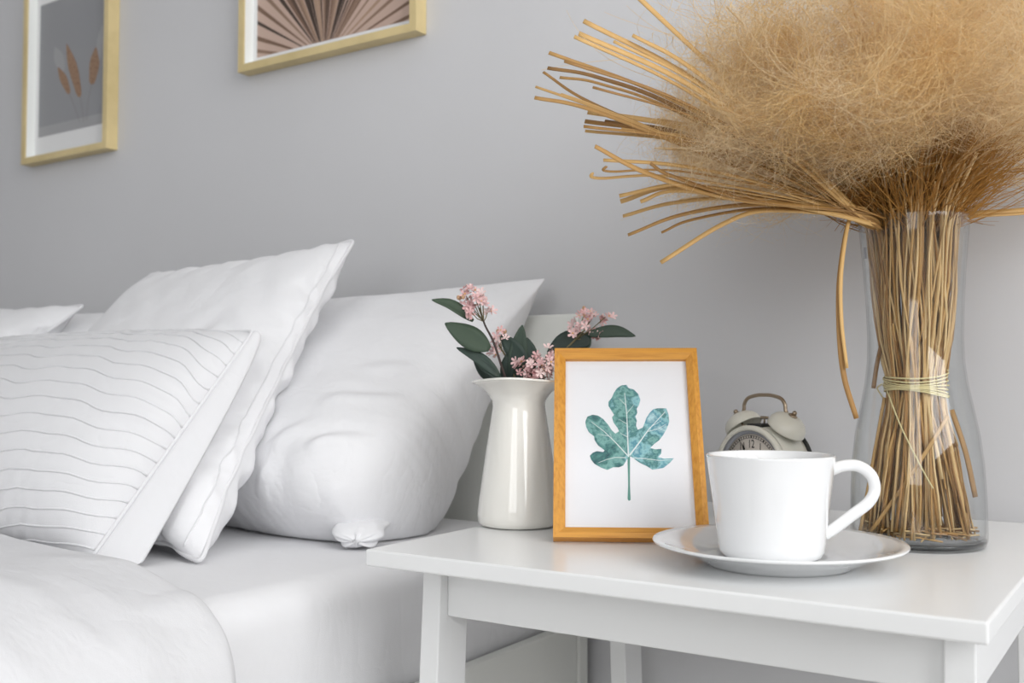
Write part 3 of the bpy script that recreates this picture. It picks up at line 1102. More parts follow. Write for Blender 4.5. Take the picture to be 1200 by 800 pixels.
TOCAM = Vector((0.55, -0.83, 0.1))


def sprig(label, stem_path, blossoms, leaves, buds=(), seed=1, stem_mat=None, spread=0.006):
    rg = random.Random(seed)
    org = Vector(stem_path[0])
    root = tag(empty('flower_sprig', org), label, 'flower', 'pink flower sprigs in the jug')
    pth = catmull([Vector(p) - org for p in stem_path], 6)
    n = len(pth)
    vs_, fs = tube(pth, [0.0016 - 0.0008 * i / (n - 1) for i in range(n)], 7)
    mesh_obj('stem', vs_, fs, stem_mat or MAT['stem'], root)
    tip = pth[-max(2, n // 5)]
    cen = sum((Vector(b) for b in blossoms), Vector()) / len(blossoms) - org
    for b in blossoms:
        c0 = Vector(b) - org + TOCAM * rg.uniform(-spread, spread)
        vs_, fs = tube([tip, (tip + c0) * 0.5 + Vector((0, 0, -0.002)), c0], 0.0005, 5)
        mesh_obj('stalk', vs_, fs, MAT['stem'], root)
        for q in range(4):
            c = c0 + Vector((rg.gauss(0, 0.0027), rg.gauss(0, 0.0027), rg.gauss(0, 0.0027)))
            o = bpy.data.objects.new('blossom', FLO)
            COL.objects.link(o)
            o.parent = root
            o.location = c
            dr = (c - cen).normalized() * 0.6 + TOCAM * 0.5 + Vector((rg.gauss(0, 0.35), rg.gauss(0, 0.35), 0.3 + rg.gauss(0, 0.35)))
            o.rotation_euler = dr.to_track_quat('Z', 'Y').to_euler()
            s = rg.uniform(0.85, 1.2)
            o.scale = (s, s, s)
            if q == 0:
                a = bpy.data.objects.new('anther', ANT)
                COL.objects.link(a)
                a.parent = o
                a.location = (0, 0, 0.0007)
    for b in buds:
        for q in range(3):
            o = bpy.data.objects.new('bud', BUD)
            COL.objects.link(o)
            o.parent = root
            o.location = Vector(b) - org + Vector((rg.gauss(0, 0.0022), rg.gauss(0, 0.0022), rg.gauss(0, 0.0022)))
    for (path, w, curl) in leaves:
        leaf_part(root, org, path, w, TOCAM + Vector((rg.uniform(-.3, .3), rg.uniform(-.3, .3), rg.uniform(0, .5))), curl)
    return root


sprig('tall pink flower sprig with slim dark leaves, leaning towards the pillow',
      [(-0.5530, 0.8370, 0.590), (-0.5460, 0.8270, 0.650), (-0.5477, 0.819, 0.6748), (-0.554, 0.8137, 0.6994), (-0.5605, 0.8086, 0.7158), (-0.564, 0.8053, 0.732)],
      [(-0.5757, 0.7973, 0.7453), (-0.5688, 0.8017, 0.7478), (-0.5613, 0.8068, 0.7445), (-0.5683, 0.8026, 0.7355), (-0.5615, 0.807, 0.7363), (-0.5713, 0.801, 0.7273), (-0.5575, 0.8099, 0.7305), (-0.5738, 0.7989, 0.7379), (-0.5648, 0.8046, 0.7412)],
      [([(-0.5700, 0.803, 0.7191), (-0.5862, 0.7909, 0.7338), (-0.6026, 0.78, 0.7396)], 0.0115, 0.3),
       ([(-0.5570, 0.8120, 0.6920), (-0.5745, 0.8, 0.7043), (-0.5925, 0.7878, 0.7170)], 0.0230, 0.2),
       ([(-0.5490, 0.8185, 0.6650), (-0.5654, 0.807, 0.683), (-0.5837, 0.7945, 0.6936)], 0.0120, 0.25),
       ([(-0.5490, 0.8187, 0.6620), (-0.5614, 0.81, 0.6748), (-0.570, 0.804, 0.684)], 0.0085, 0.3)],
      [(-0.5813, 0.7938, 0.7412)], 1, MAT['dark_stem'])
sprig('short pink flower sprig among broad upright leaves in the middle of the jug',
      [(-0.5500, 0.8480, 0.590), (-0.544, 0.8405, 0.650), (-0.5504, 0.835, 0.6792), (-0.558, 0.829, 0.697)],
      [(-0.5568, 0.8295, 0.7058), (-0.5604, 0.8275, 0.6983), (-0.5613, 0.8272, 0.6916)],
      [([(-0.5452, 0.8392, 0.6560), (-0.5425, 0.8401, 0.690), (-0.5384, 0.8411, 0.7160)], 0.0185, 0.3),
       ([(-0.5330, 0.8461, 0.6720), (-0.5459, 0.8352, 0.6933), (-0.5557, 0.8299, 0.7068)], 0.0170, 0.2),
       ([(-0.5340, 0.8486, 0.6660), (-0.5328, 0.8476, 0.6883), (-0.5359, 0.8453, 0.7040)], 0.0130, 0.2),
       ([(-0.5535, 0.8337, 0.6580), (-0.5497, 0.8334, 0.6770), (-0.5466, 0.8348, 0.6933)], 0.0140, 0.3),
       ([(-0.5630, 0.8276, 0.6600), (-0.5715, 0.8216, 0.670), (-0.5790, 0.8160, 0.6830)], 0.0090, 0.3)],
      [(-0.5553, 0.8303, 0.710)], 2)
sprig('pink flower sprig with a long spoon-shaped leaf, leaning over the leaf print',
      [(-0.5480, 0.8620, 0.590), (-0.5400, 0.866, 0.652), (-0.5265, 0.8745, 0.6795), (-0.5098, 0.8846, 0.6974), (-0.4960, 0.893, 0.714)],
      [(-0.5065, 0.8858, 0.7178), (-0.5038, 0.8878, 0.7118), (-0.4985, 0.8907, 0.7245), (-0.4938, 0.8943, 0.7135), (-0.4885, 0.8971, 0.7279), (-0.4829, 0.901, 0.722), (-0.4882, 0.8982, 0.7076), (-0.4939, 0.8945, 0.7076), (-0.480, 0.9028, 0.7245), (-0.4930, 0.8945, 0.7208)],
      [([(-0.4960, 0.8932, 0.7080), (-0.4725, 0.9083, 0.711), (-0.4550, 0.920, 0.7062)], 0.0125, 0.15),
       ([(-0.4920, 0.8960, 0.7010), (-0.5125, 0.8845, 0.7010), (-0.5298, 0.8737, 0.6900)], 0.0210, 0.2),
       ([(-0.5143, 0.8842, 0.6838), (-0.4984, 0.894, 0.6954), (-0.4939, 0.8965, 0.7066)], 0.0110, 0.3)],
      [(-0.4984, 0.8904, 0.7313)], 3)
sprig('dense low cluster of pink flowers at the jug rim behind the honey wood frame',
      [(-0.5460, 0.8430, 0.590), (-0.5345, 0.8389, 0.6485), (-0.5272, 0.8398, 0.664), (-0.5215, 0.8420, 0.672)],
      [(-0.5311, 0.8236, 0.6796), (-0.5285, 0.8256, 0.6747), (-0.5245, 0.8284, 0.6698), (-0.523, 0.8291, 0.6763), (-0.5188, 0.8315, 0.6828), (-0.5162, 0.8336, 0.6747), (-0.5137, 0.8357, 0.6665), (-0.5093, 0.8379, 0.6788), (-0.5074, 0.8435, 0.6869), (-0.5083, 0.8448, 0.6722), (-0.5105, 0.8427, 0.6877), (-0.5177, 0.8329, 0.6682), (-0.5102, 0.8453, 0.6649), (-0.5134, 0.8352, 0.6796), (-0.5219, 0.8303, 0.6657)],
      [([(-0.5400, 0.8290, 0.6600), (-0.5250, 0.8303, 0.6625), (-0.5080, 0.8461, 0.6600)], 0.0110, 0.3)],
      [], 4, spread=0.004)


# ------------------------------------------------------------------ leaf print in honey wood frame
FB = Vector((-0.4659, 0.7783, TZ + 0.0003))
fang = math.atan2(0.0665, 0.1165)
FWd, FHt, LEAN = 0.135, 0.188, R(27.3)
fr = tag(empty('photo_frame', FB, fang), 'honey wood photo frame leaning back with a teal watercolour leaf print', 'photo frame')
tilt = Matrix.Rotation(-LEAN, 4, 'X')


def tilted(o):
    o.data.transform(tilt)
    return o


mwf, dpf = 0.0105, 0.012


def frame_piece(nm, quad, mat):
    # outer edge thick, stepping down to the sight edge: two levels
    (a, b, c, d) = [Vector((x, 0, z)) for x, z in quad]   # a,b outer ; c,d inner
    m1, m2 = b.lerp(c, 0.45), a.lerp(d, 0.45)
    Y = lambda p, y: (p.x, y, p.z)
    v = [Y(a, 0), Y(b, 0), Y(c, 0), Y(d, 0), Y(a, -dpf), Y(b, -dpf), Y(m1, -dpf), Y(m2, -dpf), Y(c, -dpf + 0.0035), Y(d, -dpf + 0.0035)]
    f = [(0, 1, 2, 3), (4, 7, 6, 5), (7, 9, 8, 6), (0, 4, 5, 1), (2, 8, 9, 3), (1, 5, 6, 8, 2), (0, 3, 9, 7, 4)]
    o = mesh_obj(nm, v, f, mat, fr, False)
    bm = bmesh.new()
    bm.from_mesh(o.data)
    bmesh.ops.recalc_face_normals(bm, faces=bm.faces)
    bm.to_mesh(o.data)
    bm.free()
    return tilted(o)


w_, h_ = FWd, FHt
frame_piece('frame_rail', [(0, 0), (w_, 0), (w_ - mwf, mwf), (mwf, mwf)], MAT['honey_wood_h'])
frame_piece('frame_rail', [(w_, h_), (0, h_), (mwf, h_ - mwf), (w_ - mwf, h_ - mwf)], MAT['honey_wood_h'])
frame_piece('frame_stile', [(0, h_), (0, 0), (mwf, mwf), (mwf, h_ - mwf)], MAT['honey_wood'])
frame_piece('frame_stile', [(w_, 0), (w_, h_), (w_ - mwf, h_ - mwf), (w_ - mwf, mwf)], MAT['honey_wood'])
tilted(box('backing_board', 0.004, w_ - 0.004, -0.0020, 0.0, 0.004, h_ - 0.004, MAT['clock_black'], fr))
paper = tilted(box('print_paper', mwf - 0.002, w_ - mwf + 0.002, -0.0045, -0.0025, mwf - 0.002, h_ - mwf + 0.002, MAT['paper'], fr))
LEAF = [(0.504, 0.411), (0.458, 0.358), (0.427, 0.348), (0.379, 0.348), (0.333, 0.332), (0.282, 0.345), (0.23, 0.368), (0.205, 0.392), (0.195, 0.415), (0.22, 0.433), (0.251, 0.442), (0.303, 0.437), (0.314, 0.447), (0.262, 0.476), (0.235, 0.507), (0.231, 0.531), (0.189, 0.555), (0.168, 0.587), (0.161, 0.619), (0.178, 0.65), (0.22, 0.662), (0.263, 0.657), (0.305, 0.637), (0.347, 0.6), (0.373, 0.568), (0.403, 0.547), (0.432, 0.562), (0.42, 0.583), (0.389, 0.615), (0.379, 0.647), (0.396, 0.662), (0.375, 0.687), (0.352, 0.716), (0.352, 0.743), (0.38, 0.767), (0.397, 0.796), (0.423, 0.827), (0.462, 0.846), (0.505, 0.849), (0.519, 0.829), (0.562, 0.82), (0.597, 0.792), (0.613, 0.755), (0.601, 0.723), (0.58, 0.699), (0.585, 0.675), (0.568, 0.652), (0.578, 0.628), (0.571, 0.596), (0.583, 0.57), (0.612, 0.58), (0.625, 0.585), (0.64, 0.611), (0.656, 0.642), (0.684, 0.674), (0.716, 0.697), (0.758, 0.703), (0.821, 0.702), (0.837, 0.663), (0.839, 0.619), (0.816, 0.577), (0.784, 0.538), (0.751, 0.508), (0.709, 0.485), (0.677, 0.462), (0.718, 0.454), (0.766, 0.457), (0.763, 0.43), (0.737, 0.408), (0.778, 0.4), (0.86, 0.402), (0.828, 0.376), (0.776, 0.346), (0.725, 0.339), (0.687, 0.335), (0.643, 0.356), (0.592, 0.374), (0.551, 0.395), (0.521, 0.411)]
STEM = [(0.494, 0.416), (0.493, 0.251), (0.485, 0.165), (0.495, 0.156), (0.509, 0.162), (0.507, 0.251), (0.515, 0.415)]
VEINS = [([(0.502, 0.409), (0.5, 0.527), (0.499, 0.653), (0.487, 0.797)], 1.5), ([(0.496, 0.416), (0.408, 0.489), (0.315, 0.558), (0.21, 0.618)], 1.1), ([(0.483, 0.403), (0.396, 0.405), (0.33, 0.393), (0.261, 0.373)], 0.9),
         ([(0.511, 0.418), (0.585, 0.487), (0.67, 0.571), (0.81, 0.68)], 1.6), ([(0.527, 0.403), (0.644, 0.398), (0.747, 0.388), (0.84, 0.394)], 0.9), ([(0.498, 0.527), (0.44, 0.551)], 0.7), ([(0.498, 0.605), (0.431, 0.635)], 0.6),
         ([(0.499, 0.669), (0.559, 0.724)], 0.6), ([(0.498, 0.717), (0.433, 0.766)], 0.6), ([(0.346, 0.532), (0.262, 0.543)], 0.6), ([(0.377, 0.51), (0.357, 0.553)], 0.5), ([(0.66, 0.559), (0.754, 0.578), (0.818, 0.608)], 0.7), ([(0.702, 0.594), (0.776, 0.625)], 0.6)]
PWd, PHt = w_ - 2 * mwf, h_ - 2 * mwf


def on_paper(l):
    return [(mwf + u * PWd, mwf + v * PHt) for u, v in l]


k = M('watercolour_leaf').base((90, 150, 150), 0.75)
v = k.coords((1, 1, 1))
n1 = k.noise(v, 48, 4, 0.65)
sep = k.n('ShaderNodeSeparateXYZ')
k.l(v, sep.inputs[0])
ma = k.n('ShaderNodeMath', operation='MULTIPLY_ADD')
k.l(sep.outputs['X'], ma.inputs[0])
ma.inputs[1].default_value = 4.2
ma.inputs[2].default_value = -0.36
ad = k.n('ShaderNodeMath', operation='ADD')
k.l(n1, ad.inputs[0])
k.l(ma.outputs[0], ad.inputs[1])
col = k.ramp(ad.outputs[0], [(0.20, lin((40, 80, 90))), (0.30, lin((72, 128, 124))), (0.38, lin((128, 178, 172))), (0.45, lin((66, 124, 126))), (0.54, lin((150, 200, 204))), (0.62, lin((82, 146, 164))), (0.74, lin((190, 222, 224))), (0.86, lin((110, 168, 186)))])
k.l(col, k.b.inputs['Base Color'])
wc = k.m
ink_white = plain('pale_vein_ink', (222, 232, 230), 0.75)
stem_ink = plain('green_stem_ink', (92, 148, 136), 0.75)
tilted(poly_mesh('leaf_print', on_paper(LEAF), 0.0047, wc, fr))
tilted(poly_mesh('stem_print', on_paper(STEM), 0.00465, stem_ink, fr))
for l, wd in VEINS:
    tilted(poly_mesh('vein_print', strip2(on_paper(l), 0.0009 * wd, 0.0004 * wd), 0.0049, ink_white, fr))
tilted(box('glazing', mwf - 0.001, w_ - mwf + 0.001, -0.0064, -0.0058, mwf - 0.001, h_ - mwf + 0.001, MAT['pane'], fr))
# easel back leg
top = tilt @ Vector((w_ / 2, 0.001, h_ * 0.66))
es = [(w_ / 2 - 0.016, 0, 0), (w_ / 2 + 0.016, 0, 0)]
foot_y = top.y + 0.035
v = [(w_ / 2 - 0.010, top.y, top.z), (w_ / 2 + 0.010, top.y, top.z), (w_ / 2 + 0.020, foot_y, 0.0), (w_ / 2 - 0.020, foot_y, 0.0)]
v += [(a, b + 0.0025, c + 0.0005) for a, b, c in v[:2]] + [(a, b + 0.0025, c) for a, b, c in v[2:]]
mesh_obj('easel_leg', v, [(0, 1, 2, 3), (7, 6, 5, 4), (0, 4, 5, 1), (1, 5, 6, 2), (2, 6, 7, 3), (3, 7, 4, 0)], MAT['clock_black'], fr, False)

# ------------------------------------------------------------------ cup and saucer
SX, SY = -0.2645, 0.7790
sau = tag(empty('saucer', (SX, SY, TZ + 0.0002)), 'wide white porcelain saucer under the teacup', 'saucer')
prof = [(0.0, 0.0015), (0.050, 0.0015), (0.0525, 0.0), (0.0555, 0.0), (0.0575, 0.0018), (0.064, 0.0055), (0.077, 0.0105), (0.089, 0.0145), (0.0950, 0.0162), (0.0960, 0.0172), (0.0953, 0.0182), (0.089, 0.0172), (0.077, 0.0135), (0.064, 0.0090), (0.058, 0.0066), (0.050, 0.0058), (0.040, 0.0060), (0.037, 0.0052), (0.0, 0.0050)]
vs_, fs = lathe(prof, 96)
o = mesh_obj('dish', vs_, fs, MAT['porcelain'], sau)
CX, CY = -0.2685, 0.7755
cup = tag(empty('teacup', (CX, CY, TZ + 0.0056)), 'plain white porcelain teacup with looped handle on the saucer', 'cup')
prof = [(0.0, 0.0012), (0.029, 0.0012), (0.031, 0.0), (0.034, 0.0), (0.0375, 0.0022), (0.0395, 0.006), (0.0405, 0.012), (0.0420, 0.025), (0.0445, 0.045), (0.0470, 0.064), (0.0485, 0.0772), (0.0488, 0.0784), (0.0480, 0.0790), (0.0470, 0.0782), (0.0455, 0.064), (0.0430, 0.045), (0.0400, 0.022), (0.0375, 0.011), (0.033, 0.0058), (0.0, 0.005)]
vs_, fs = lathe(prof, 96)
mesh_obj('bowl', vs_, fs, MAT['porcelain'], cup)
ha = R(30)
hd = Vector((math.cos(ha), math.sin(ha), 0))
hpts = [(0.0455, 0.0665), (0.055, 0.0700), (0.067, 0.0700), (0.0765, 0.0630), (0.0790, 0.0520), (0.0740, 0.0420), (0.0610, 0.0320), (0.0500, 0.0235), (0.0425, 0.0185), (0.0405, 0.0172)]
hp = catmull([hd * r + Vector((0, 0, z)) for r, z in hpts], 8)
n_h = len(hp)
vs_, fs = tube(hp, [0.0046] * n_h, 14, 0.8, up=(-hd.y, hd.x, 0))
mesh_obj('handle', vs_, fs, MAT['porcelain'], cup)

# ------------------------------------------------------------------ alarm clock
clk = tag(empty('alarm_clock', (-0.3590, 1.0170, TZ + 0.0002), R(-17)), 'small cream twin-bell alarm clock standing behind the teacup', 'clock')
CR, CH = 0.0410, 0.0555      # body radius, centre height


def clock_part(nm, prof, mat, seg=64, parent=clk):
    vs_, fs = lathe(prof, seg, prof[0][0] > 0)
    o = mesh_obj(nm, [(x, -z, y + CH) for x, y, z in vs_], fs, mat, parent)
    return o


clock_part('case', [(0.0, -0.025), (0.034, -0.025), (0.0395, -0.0225), (0.0405, -0.015), (0.0408, 0.0), (0.0400, 0.019), (0.0, 0.0195)], MAT['clock_paint'])
clock_part('back_cover', [(0.0, -0.0290), (0.036, -0.0290), (0.0418, -0.0270), (0.0422, -0.0245), (0.0400, -0.0238), (0.0, -0.0238)], MAT['clock_black'])
clock_part('bezel', [(0.0385, 0.0180), (0.0410, 0.0190), (0.0413, 0.0225), (0.0403, 0.0248), (0.0385, 0.0256), (0.0366, 0.0250), (0.0360, 0.0235), (0.0362, 0.0180)], MAT['clock_paint'])
clock_part('bezel_liner', [(0.0359, 0.0236), (0.0325, 0.0206), (0.0325, 0.0196), (0.0361, 0.0196)], MAT['dark_inside'])
clock_part('dial', [(0.0, 0.0196), (0.0355, 0.0196), (0.0355, 0.0200), (0.0, 0.0200)], MAT['dial'])
ink = MAT['ink']
dial_y = -0.0203


def dial_poly(nm, pts):
    tris = tessellate_polygon([[Vector((x, y, 0)) for x, y in pts]])
    o = mesh_obj(nm, [(x, dial_y, y + CH) for x, y in pts], [tuple(t) for t in tris], ink, clk, False)
    return o


vv, ff = [], []
for q in range(60):
    a = 2 * PI * q / 60
    w2 = 0.00035 if q % 5 else 0.0007
    r0, r1 = 0.0286, 0.0309
    b = len(vv)
    for r, s in ((r0, -w2), (r1, -w2), (r1, w2), (r0, w2)):
        vv.append((r * math.sin(a) + s * math.cos(a), dial_y, CH + r * math.cos(a) - s * math.sin(a)))
    ff.append((b, b + 1, b + 2, b + 3))
for (ra, rb) in ((0.0283, 0.0286), (0.0309, 0.0312)):
    b = len(vv)
    for q in range(72):
        a = 2 * PI * q / 72
        vv += [(ra * math.sin(a), dial_y, CH + ra * math.cos(a)), (rb * math.sin(a), dial_y, CH + rb * math.cos(a))]
    for q in range(72):
        t = (q + 1) % 72
        ff.append((b + 2 * q, b + 2 * q + 1, b + 2 * t + 1, b + 2 * t))
mesh_obj('minute_track', vv, ff, ink, clk, False)
for hnum in range(1, 13):
    cu = bpy.data.curves.new('numeral', 'FONT')
    cu.body = str(hnum)
    cu.size = 0.0106
    cu.align_x = 'CENTER'
    cu.align_y = 'CENTER'
    cu.resolution_u = 3
    tmp = bpy.data.objects.new('tmp', cu)
    COL.objects.link(tmp)
    dg = bpy.context.evaluated_depsgraph_get()
    me = bpy.data.meshes.new_from_object(tmp.evaluated_get(dg))
    bpy.data.objects.remove(tmp)
    bpy.data.curves.remove(cu)
    me.name = 'numeral'
    a = 2 * PI * hnum / 12
    me.transform(Matrix.Translation((0.0222 * math.sin(a), dial_y, CH + 0.0222 * math.cos(a))) @ Matrix.Rotation(PI / 2, 4, 'X') @ Matrix.Diagonal((0.78, 1.12, 1, 1)))
    me.materials.clear()
    me.materials.append(ink)
    o = bpy.data.objects.new('numeral', me)
    COL.objects.link(o)
    o.parent = clk


def hand(nm, ang, ln, wd, y):
    a = R(ang)
    d = Vector((math.sin(a), math.cos(a)))
    s = Vector((d.y, -d.x))
    pts = [d * -0.005 - s * wd * 0.5, d * ln * 0.7 - s * wd * 0.5, d * ln * 0.72 - s * wd * 1.1, d * ln, d * ln * 0.72 + s * wd * 1.1, d * ln * 0.7 + s * wd * 0.5, d * -0.005 + s * wd * 0.5]
    tris = tessellate_polygon([[Vector((p.x, p.y, 0)) for p in pts]])
    mesh_obj(nm, [(p.x, y, p.y + CH) for p in pts], [tuple(t) for t in tris], ink, clk, False)


hand('minute_hand', -26, 0.0262, 0.0014, -0.0212)
hand('hour_hand', -60, 0.0150, 0.0018, -0.0209)
for sx in (-1, 1):
    # bell dome tilted outwards
    prof = [(0.0, 0.0132), (0.006, 0.0128), (0.0115, 0.0108), (0.0160, 0.0075), (0.0190, 0.0030), (0.0198, -0.0015), (0.0200, -0.0030), (0.0192, -0.0030), (0.0182, 0.0020), (0.0150, 0.0062), (0.010, 0.0098), (0.0, 0.0118)]
    vs_, fs = lathe(prof, 40)
    mt = Matrix.Translation((sx * 0.0270, 0.002, CH + 0.0400)) @ Matrix.Rotation(sx * R(34), 4, 'Y')
    mesh_obj('bell', [mt @ Vector(q) for q in vs_], fs, MAT['clock_paint'], clk)
    vs_, fs = tube([mt @ Vector((0, 0, -0.010)), mt @ Vector((0, 0, 0.0150))], 0.0012, 10)
    post = mesh_obj('bell_post', vs_, fs, MAT['brass'], clk)
    o = bpy.data.objects.new('finial', ball_mesh('finial', 0.0025, MAT['brass'], 12, 8))
    COL.objects.link(o)
    o.parent = clk
    o.location = mt @ Vector((0, 0, 0.0165))
    vs_, fs = lathe([(0.0, 0.0), (0.0042, 0.0), (0.0048, 0.0008), (0.0030, 0.0020), (0.0, 0.0022)], 16)
    mesh_obj('bell_washer', [mt @ (Vector(q) + Vector((0, 0, 0.0128))) for q in vs_], fs, MAT['brass'], clk)
    # foot
    mt = Matrix.Translation((sx * 0.0230, 0.0, 0.0)) 
    vs_, fs = tube([Vector((sx * 0.0240, 0, 0.0225)), Vector((sx * 0.0300, 0, 0.0040)), Vector((sx * 0.0310, 0, 0.0)) ], [0.0022, 0.0030, 0.0034], 12)
    mesh_obj('foot', vs_, fs, MAT['brass'], clk)
hpts = [(-0.0290, 0.0500), (-0.0258, 0.0560), (-0.0250, 0.0620), (-0.0205, 0.0680), (-0.010, 0.0710), (0.0, 0.0716), (0.010, 0.0710), (0.0205, 0.0680), (0.0250, 0.0620), (0.0258, 0.0560), (0.0290, 0.0500)]
hp = catmull([(x, 0.002, CH + z) for x, z in hpts], 6)
vs_, fs = tube(hp, 0.0019, 10, 1.0, up=(0, 1, 0))
mesh_obj('carry_handle', vs_, fs, MAT['brass'], clk)
box('black_top_block', -0.0090, 0.0090, -0.016, 0.014, CH + 0.0375, CH + 0.0425, MAT['clock_black'], clk, 0.001)  # solid black block on top of the case, between the bells
vs_, fs = tube([(0, 0.002, CH + 0.041), (0, 0.002, CH + 0.0495)], 0.0010, 8)
hm = mesh_obj('hammer', vs_, fs, MAT['brass'], clk)
box('hammer_head', -0.0040, 0.0040, 0.0, 0.004, CH + 0.0470, CH + 0.0500, MAT['brass'], hm, 0.0006)

# ------------------------------------------------------------------ glass vase
VX, VY = -0.1955, 0.9437
vase = tag(empty('vase', (VX, VY, TZ + 0.0002)), 'tall clear glass vase with flared body standing on the nightstand', 'vase')
VO = [(0.0, 0.0), (0.0500, 0.0), (0.0542, 0.0015), (0.0558, 0.006), (0.0558, 0.020), (0.0553, 0.045), (0.0540, 0.070), (0.0510, 0.095), (0.0465, 0.118), (0.0425, 0.138), (0.0400, 0.158), (0.0395, 0.180), (0.0405, 0.210), (0.0425, 0.240), (0.0448, 0.268), (0.0462, 0.2825)]
VI = [(0.0462, 0.2837), (0.0450, 0.2837), (0.0434, 0.268), (0.0411, 0.240), (0.0391, 0.210), (0.0381, 0.180), (0.0386, 0.158), (0.0411, 0.138), (0.0451, 0.118), (0.0496, 0.095), (0.0526, 0.070), (0.0539, 0.045), (0.0544, 0.016), (0.0537, 0.009), (0.0500, 0.0062), (0.0, 0.0058)]
vs_, fs = lathe(VO + VI, 96)
mesh_obj('glass_body', vs_, fs, MAT['glass'], vase)
vs_, fs = lathe([(0.0, 0.0008), (0.0496, 0.0008), (0.0535, 0.0018), (0.0549, 0.0046), (0.0545, 0.0062), (0.050, 0.0050), (0.0, 0.0046)], 96)
mesh_obj('thick_base', vs_, fs, MAT['glass_base'], vase)
sa = math.atan2(-0.62, -0.78)
vs_, fs = [], []
for i in range(5):
    for z in (0.248, 0.258):
        a = sa - 0.05 + 0.10 * i / 4
        r = 0.0441 + (z - 0.253) * 0.08
        vs_.append((r * math.cos(a), r * math.sin(a), z))
for i in range(4):
    fs.append((2 * i, 2 * i + 2, 2 * i + 3, 2 * i + 1))
st = mesh_obj('sticker', vs_, fs, MAT['dark_inside'], vase)
st['label'] = 'small grey sticker on the glass'

# ------------------------------------------------------------------ dried grass bundle
BX, BY = VX, VY
bun = tag(empty('dried_grass_bundle', (BX, BY, TZ + 0.0068)), 'big bundle of dried pampas grass and straw tied with twine in the vase', 'dried grass')
B0 = Vector((BX, BY, TZ + 0.0068))
ZT = 0.132           # height of the twine


def bundle_r(z):
    """radius available to the stems at height z above the bundle foot"""
    k = [(0.0, 0.049), (0.03, 0.044), (0.07, 0.036), (0.105, 0.0275), (ZT, 0.0245), (0.15, 0.0290), (0.185, 0.0345), (0.225, 0.0380), (0.266, 0.0410), (0.276, 0.0425), (0.304, 0.056), (0.344, 0.085), (0.404, 0.13)]
    for (a, ra), (b, rb) in zip(k, k[1:]):
        if z <= b:
            t = (z - a) / (b - a)
            t = t * t * (3 - 2 * t)
            return ra + (rb - ra) * t
    return k[-1][1]


rg = random.Random(77)
for q in range(290):
    f = math.sqrt(rg.random())
    if q % 3 == 0:
        f = 0.80 + 0.2 * rg.random()
    a0 = rg.uniform(0, 2 * PI)
    tw = rg.gauss(0, 0.5)
    zb = abs(rg.gauss(0, 0.006)) + 0.001
    if rg.random() < 0.22:
        zb = rg.uniform(0.0, 0.10)
    ztop = rg.uniform(0.28, 0.345)
    if rg.random() < 0.18:
        ztop = rg.uniform(0.15, 0.26)
    wob = rg.gauss(0, 0.13)
    path = []
    for s in range(13):
        t = s / 12
        z = zb + (ztop - zb) * t
        lim = bundle_r(z) - 0.0022
        ff_ = min(1.0, max(0.02, f + wob * math.sin(t * 5 + q)))
        aa = a0 + tw * (t - 0.4) + 0.10 * math.sin(t * 7 + q * 1.7)
        path.append((lim * ff_ * math.cos(aa), lim * ff_ * math.sin(aa), z))
    r = rg.uniform(0.0006, 0.0013)
    vs_, fs = tube(path, r, 5, rg.choice((1.0, 1.0, 0.45, 1.6)))
    mesh_obj('stem', vs_, fs, MAT['straw'], bun)

# loose blades leaning inside the glass
for pts, r in (([(-0.040, -0.036, 0.004), (-0.033, -0.020, 0.060), (-0.024, -0.010, 0.120)], 0.0016),
               ([(-0.030, -0.040, 0.006), (0.002, -0.034, 0.055), (0.030, -0.022, 0.105)], 0.0018),
               ([(0.046, 0.004, 0.036), (0.040, -0.004, 0.075), (0.030, -0.006, 0.110)], 0.0024),
               ([(-0.033, -0.012, 0.128), (-0.029, -0.014, 0.150), (-0.024, -0.012, 0.172)], 0.0020),
               ([(-0.036, -0.022, 0.010), (-0.034, -0.014, 0.060), (-0.026, -0.012, 0.110)], 0.0012)):
    vs_, fs = tube(catmull(pts, 6), r, 6, 0.3, up=(0.5, -0.8, 0.2))
    mesh_obj('blade', vs_, fs, MAT['reed'], bun)
# broken straw lying in the foot of the vase
for q in range(110):
    a = rg.uniform(0, 2 * PI)
    d = rg.uniform(0, 2 * PI)
    L = rg.uniform(0.010, 0.022)
    c = Vector((0.046 * math.sqrt(rg.random()) * math.cos(a), 0.046 * math.sqrt(rg.random()) * math.sin(a), rg.uniform(0.0015, 0.010)))
    e = Vector((math.cos(d), math.sin(d), rg.uniform(-0.1, 0.3))) * L
    p0, p1 = c - e, c + e
    for p in (p0, p1):
        p.z = max(p.z, 0.0012)
        rr_ = math.hypot(p.x, p.y)
        if rr_ > 0.0485:
            p.x *= 0.0485 / rr_
            p.y *= 0.0485 / rr_
    vs_, fs = tube([p0, (p0 + p1) / 2 + Vector((0, 0, 0.001)), p1], 0.0008, 5)
    mesh_obj('straw_scrap', vs_, fs, MAT['straw'], bun)

# twine
tw_pts = []
turns = 8
for q in range(turns * 28 + 1):
    a = 2 * PI * q / 28
    z = ZT + 0.009 - 0.018 * (q / (turns * 28)) + 0.0030 * math.sin(a * 0.93 + 1.0) + 0.0012 * math.sin(a * 2.1)
    r = 0.0262 + 0.0006 * math.sin(a * 3.3)
    tw_pts.append((r * math.cos(a), r * math.sin(a), z))
vs_, fs = tube(tw_pts, 0.0008, 5)
mesh_obj('twine', vs_, fs, MAT['twine'], bun)
for pts in ([(-0.020, -0.0185, 0.126), (-0.006, -0.030, 0.095), (0.012, -0.036, 0.060), (0.020, -0.036, 0.045)], [(-0.027, -0.004, 0.120), (-0.031, -0.006, 0.128), (-0.026, -0.010, 0.132)]):
    vs_, fs = tube(catmull(pts, 8), 0.0007, 5)
    mesh_obj('twine', vs_, fs, MAT['twine'], bun)

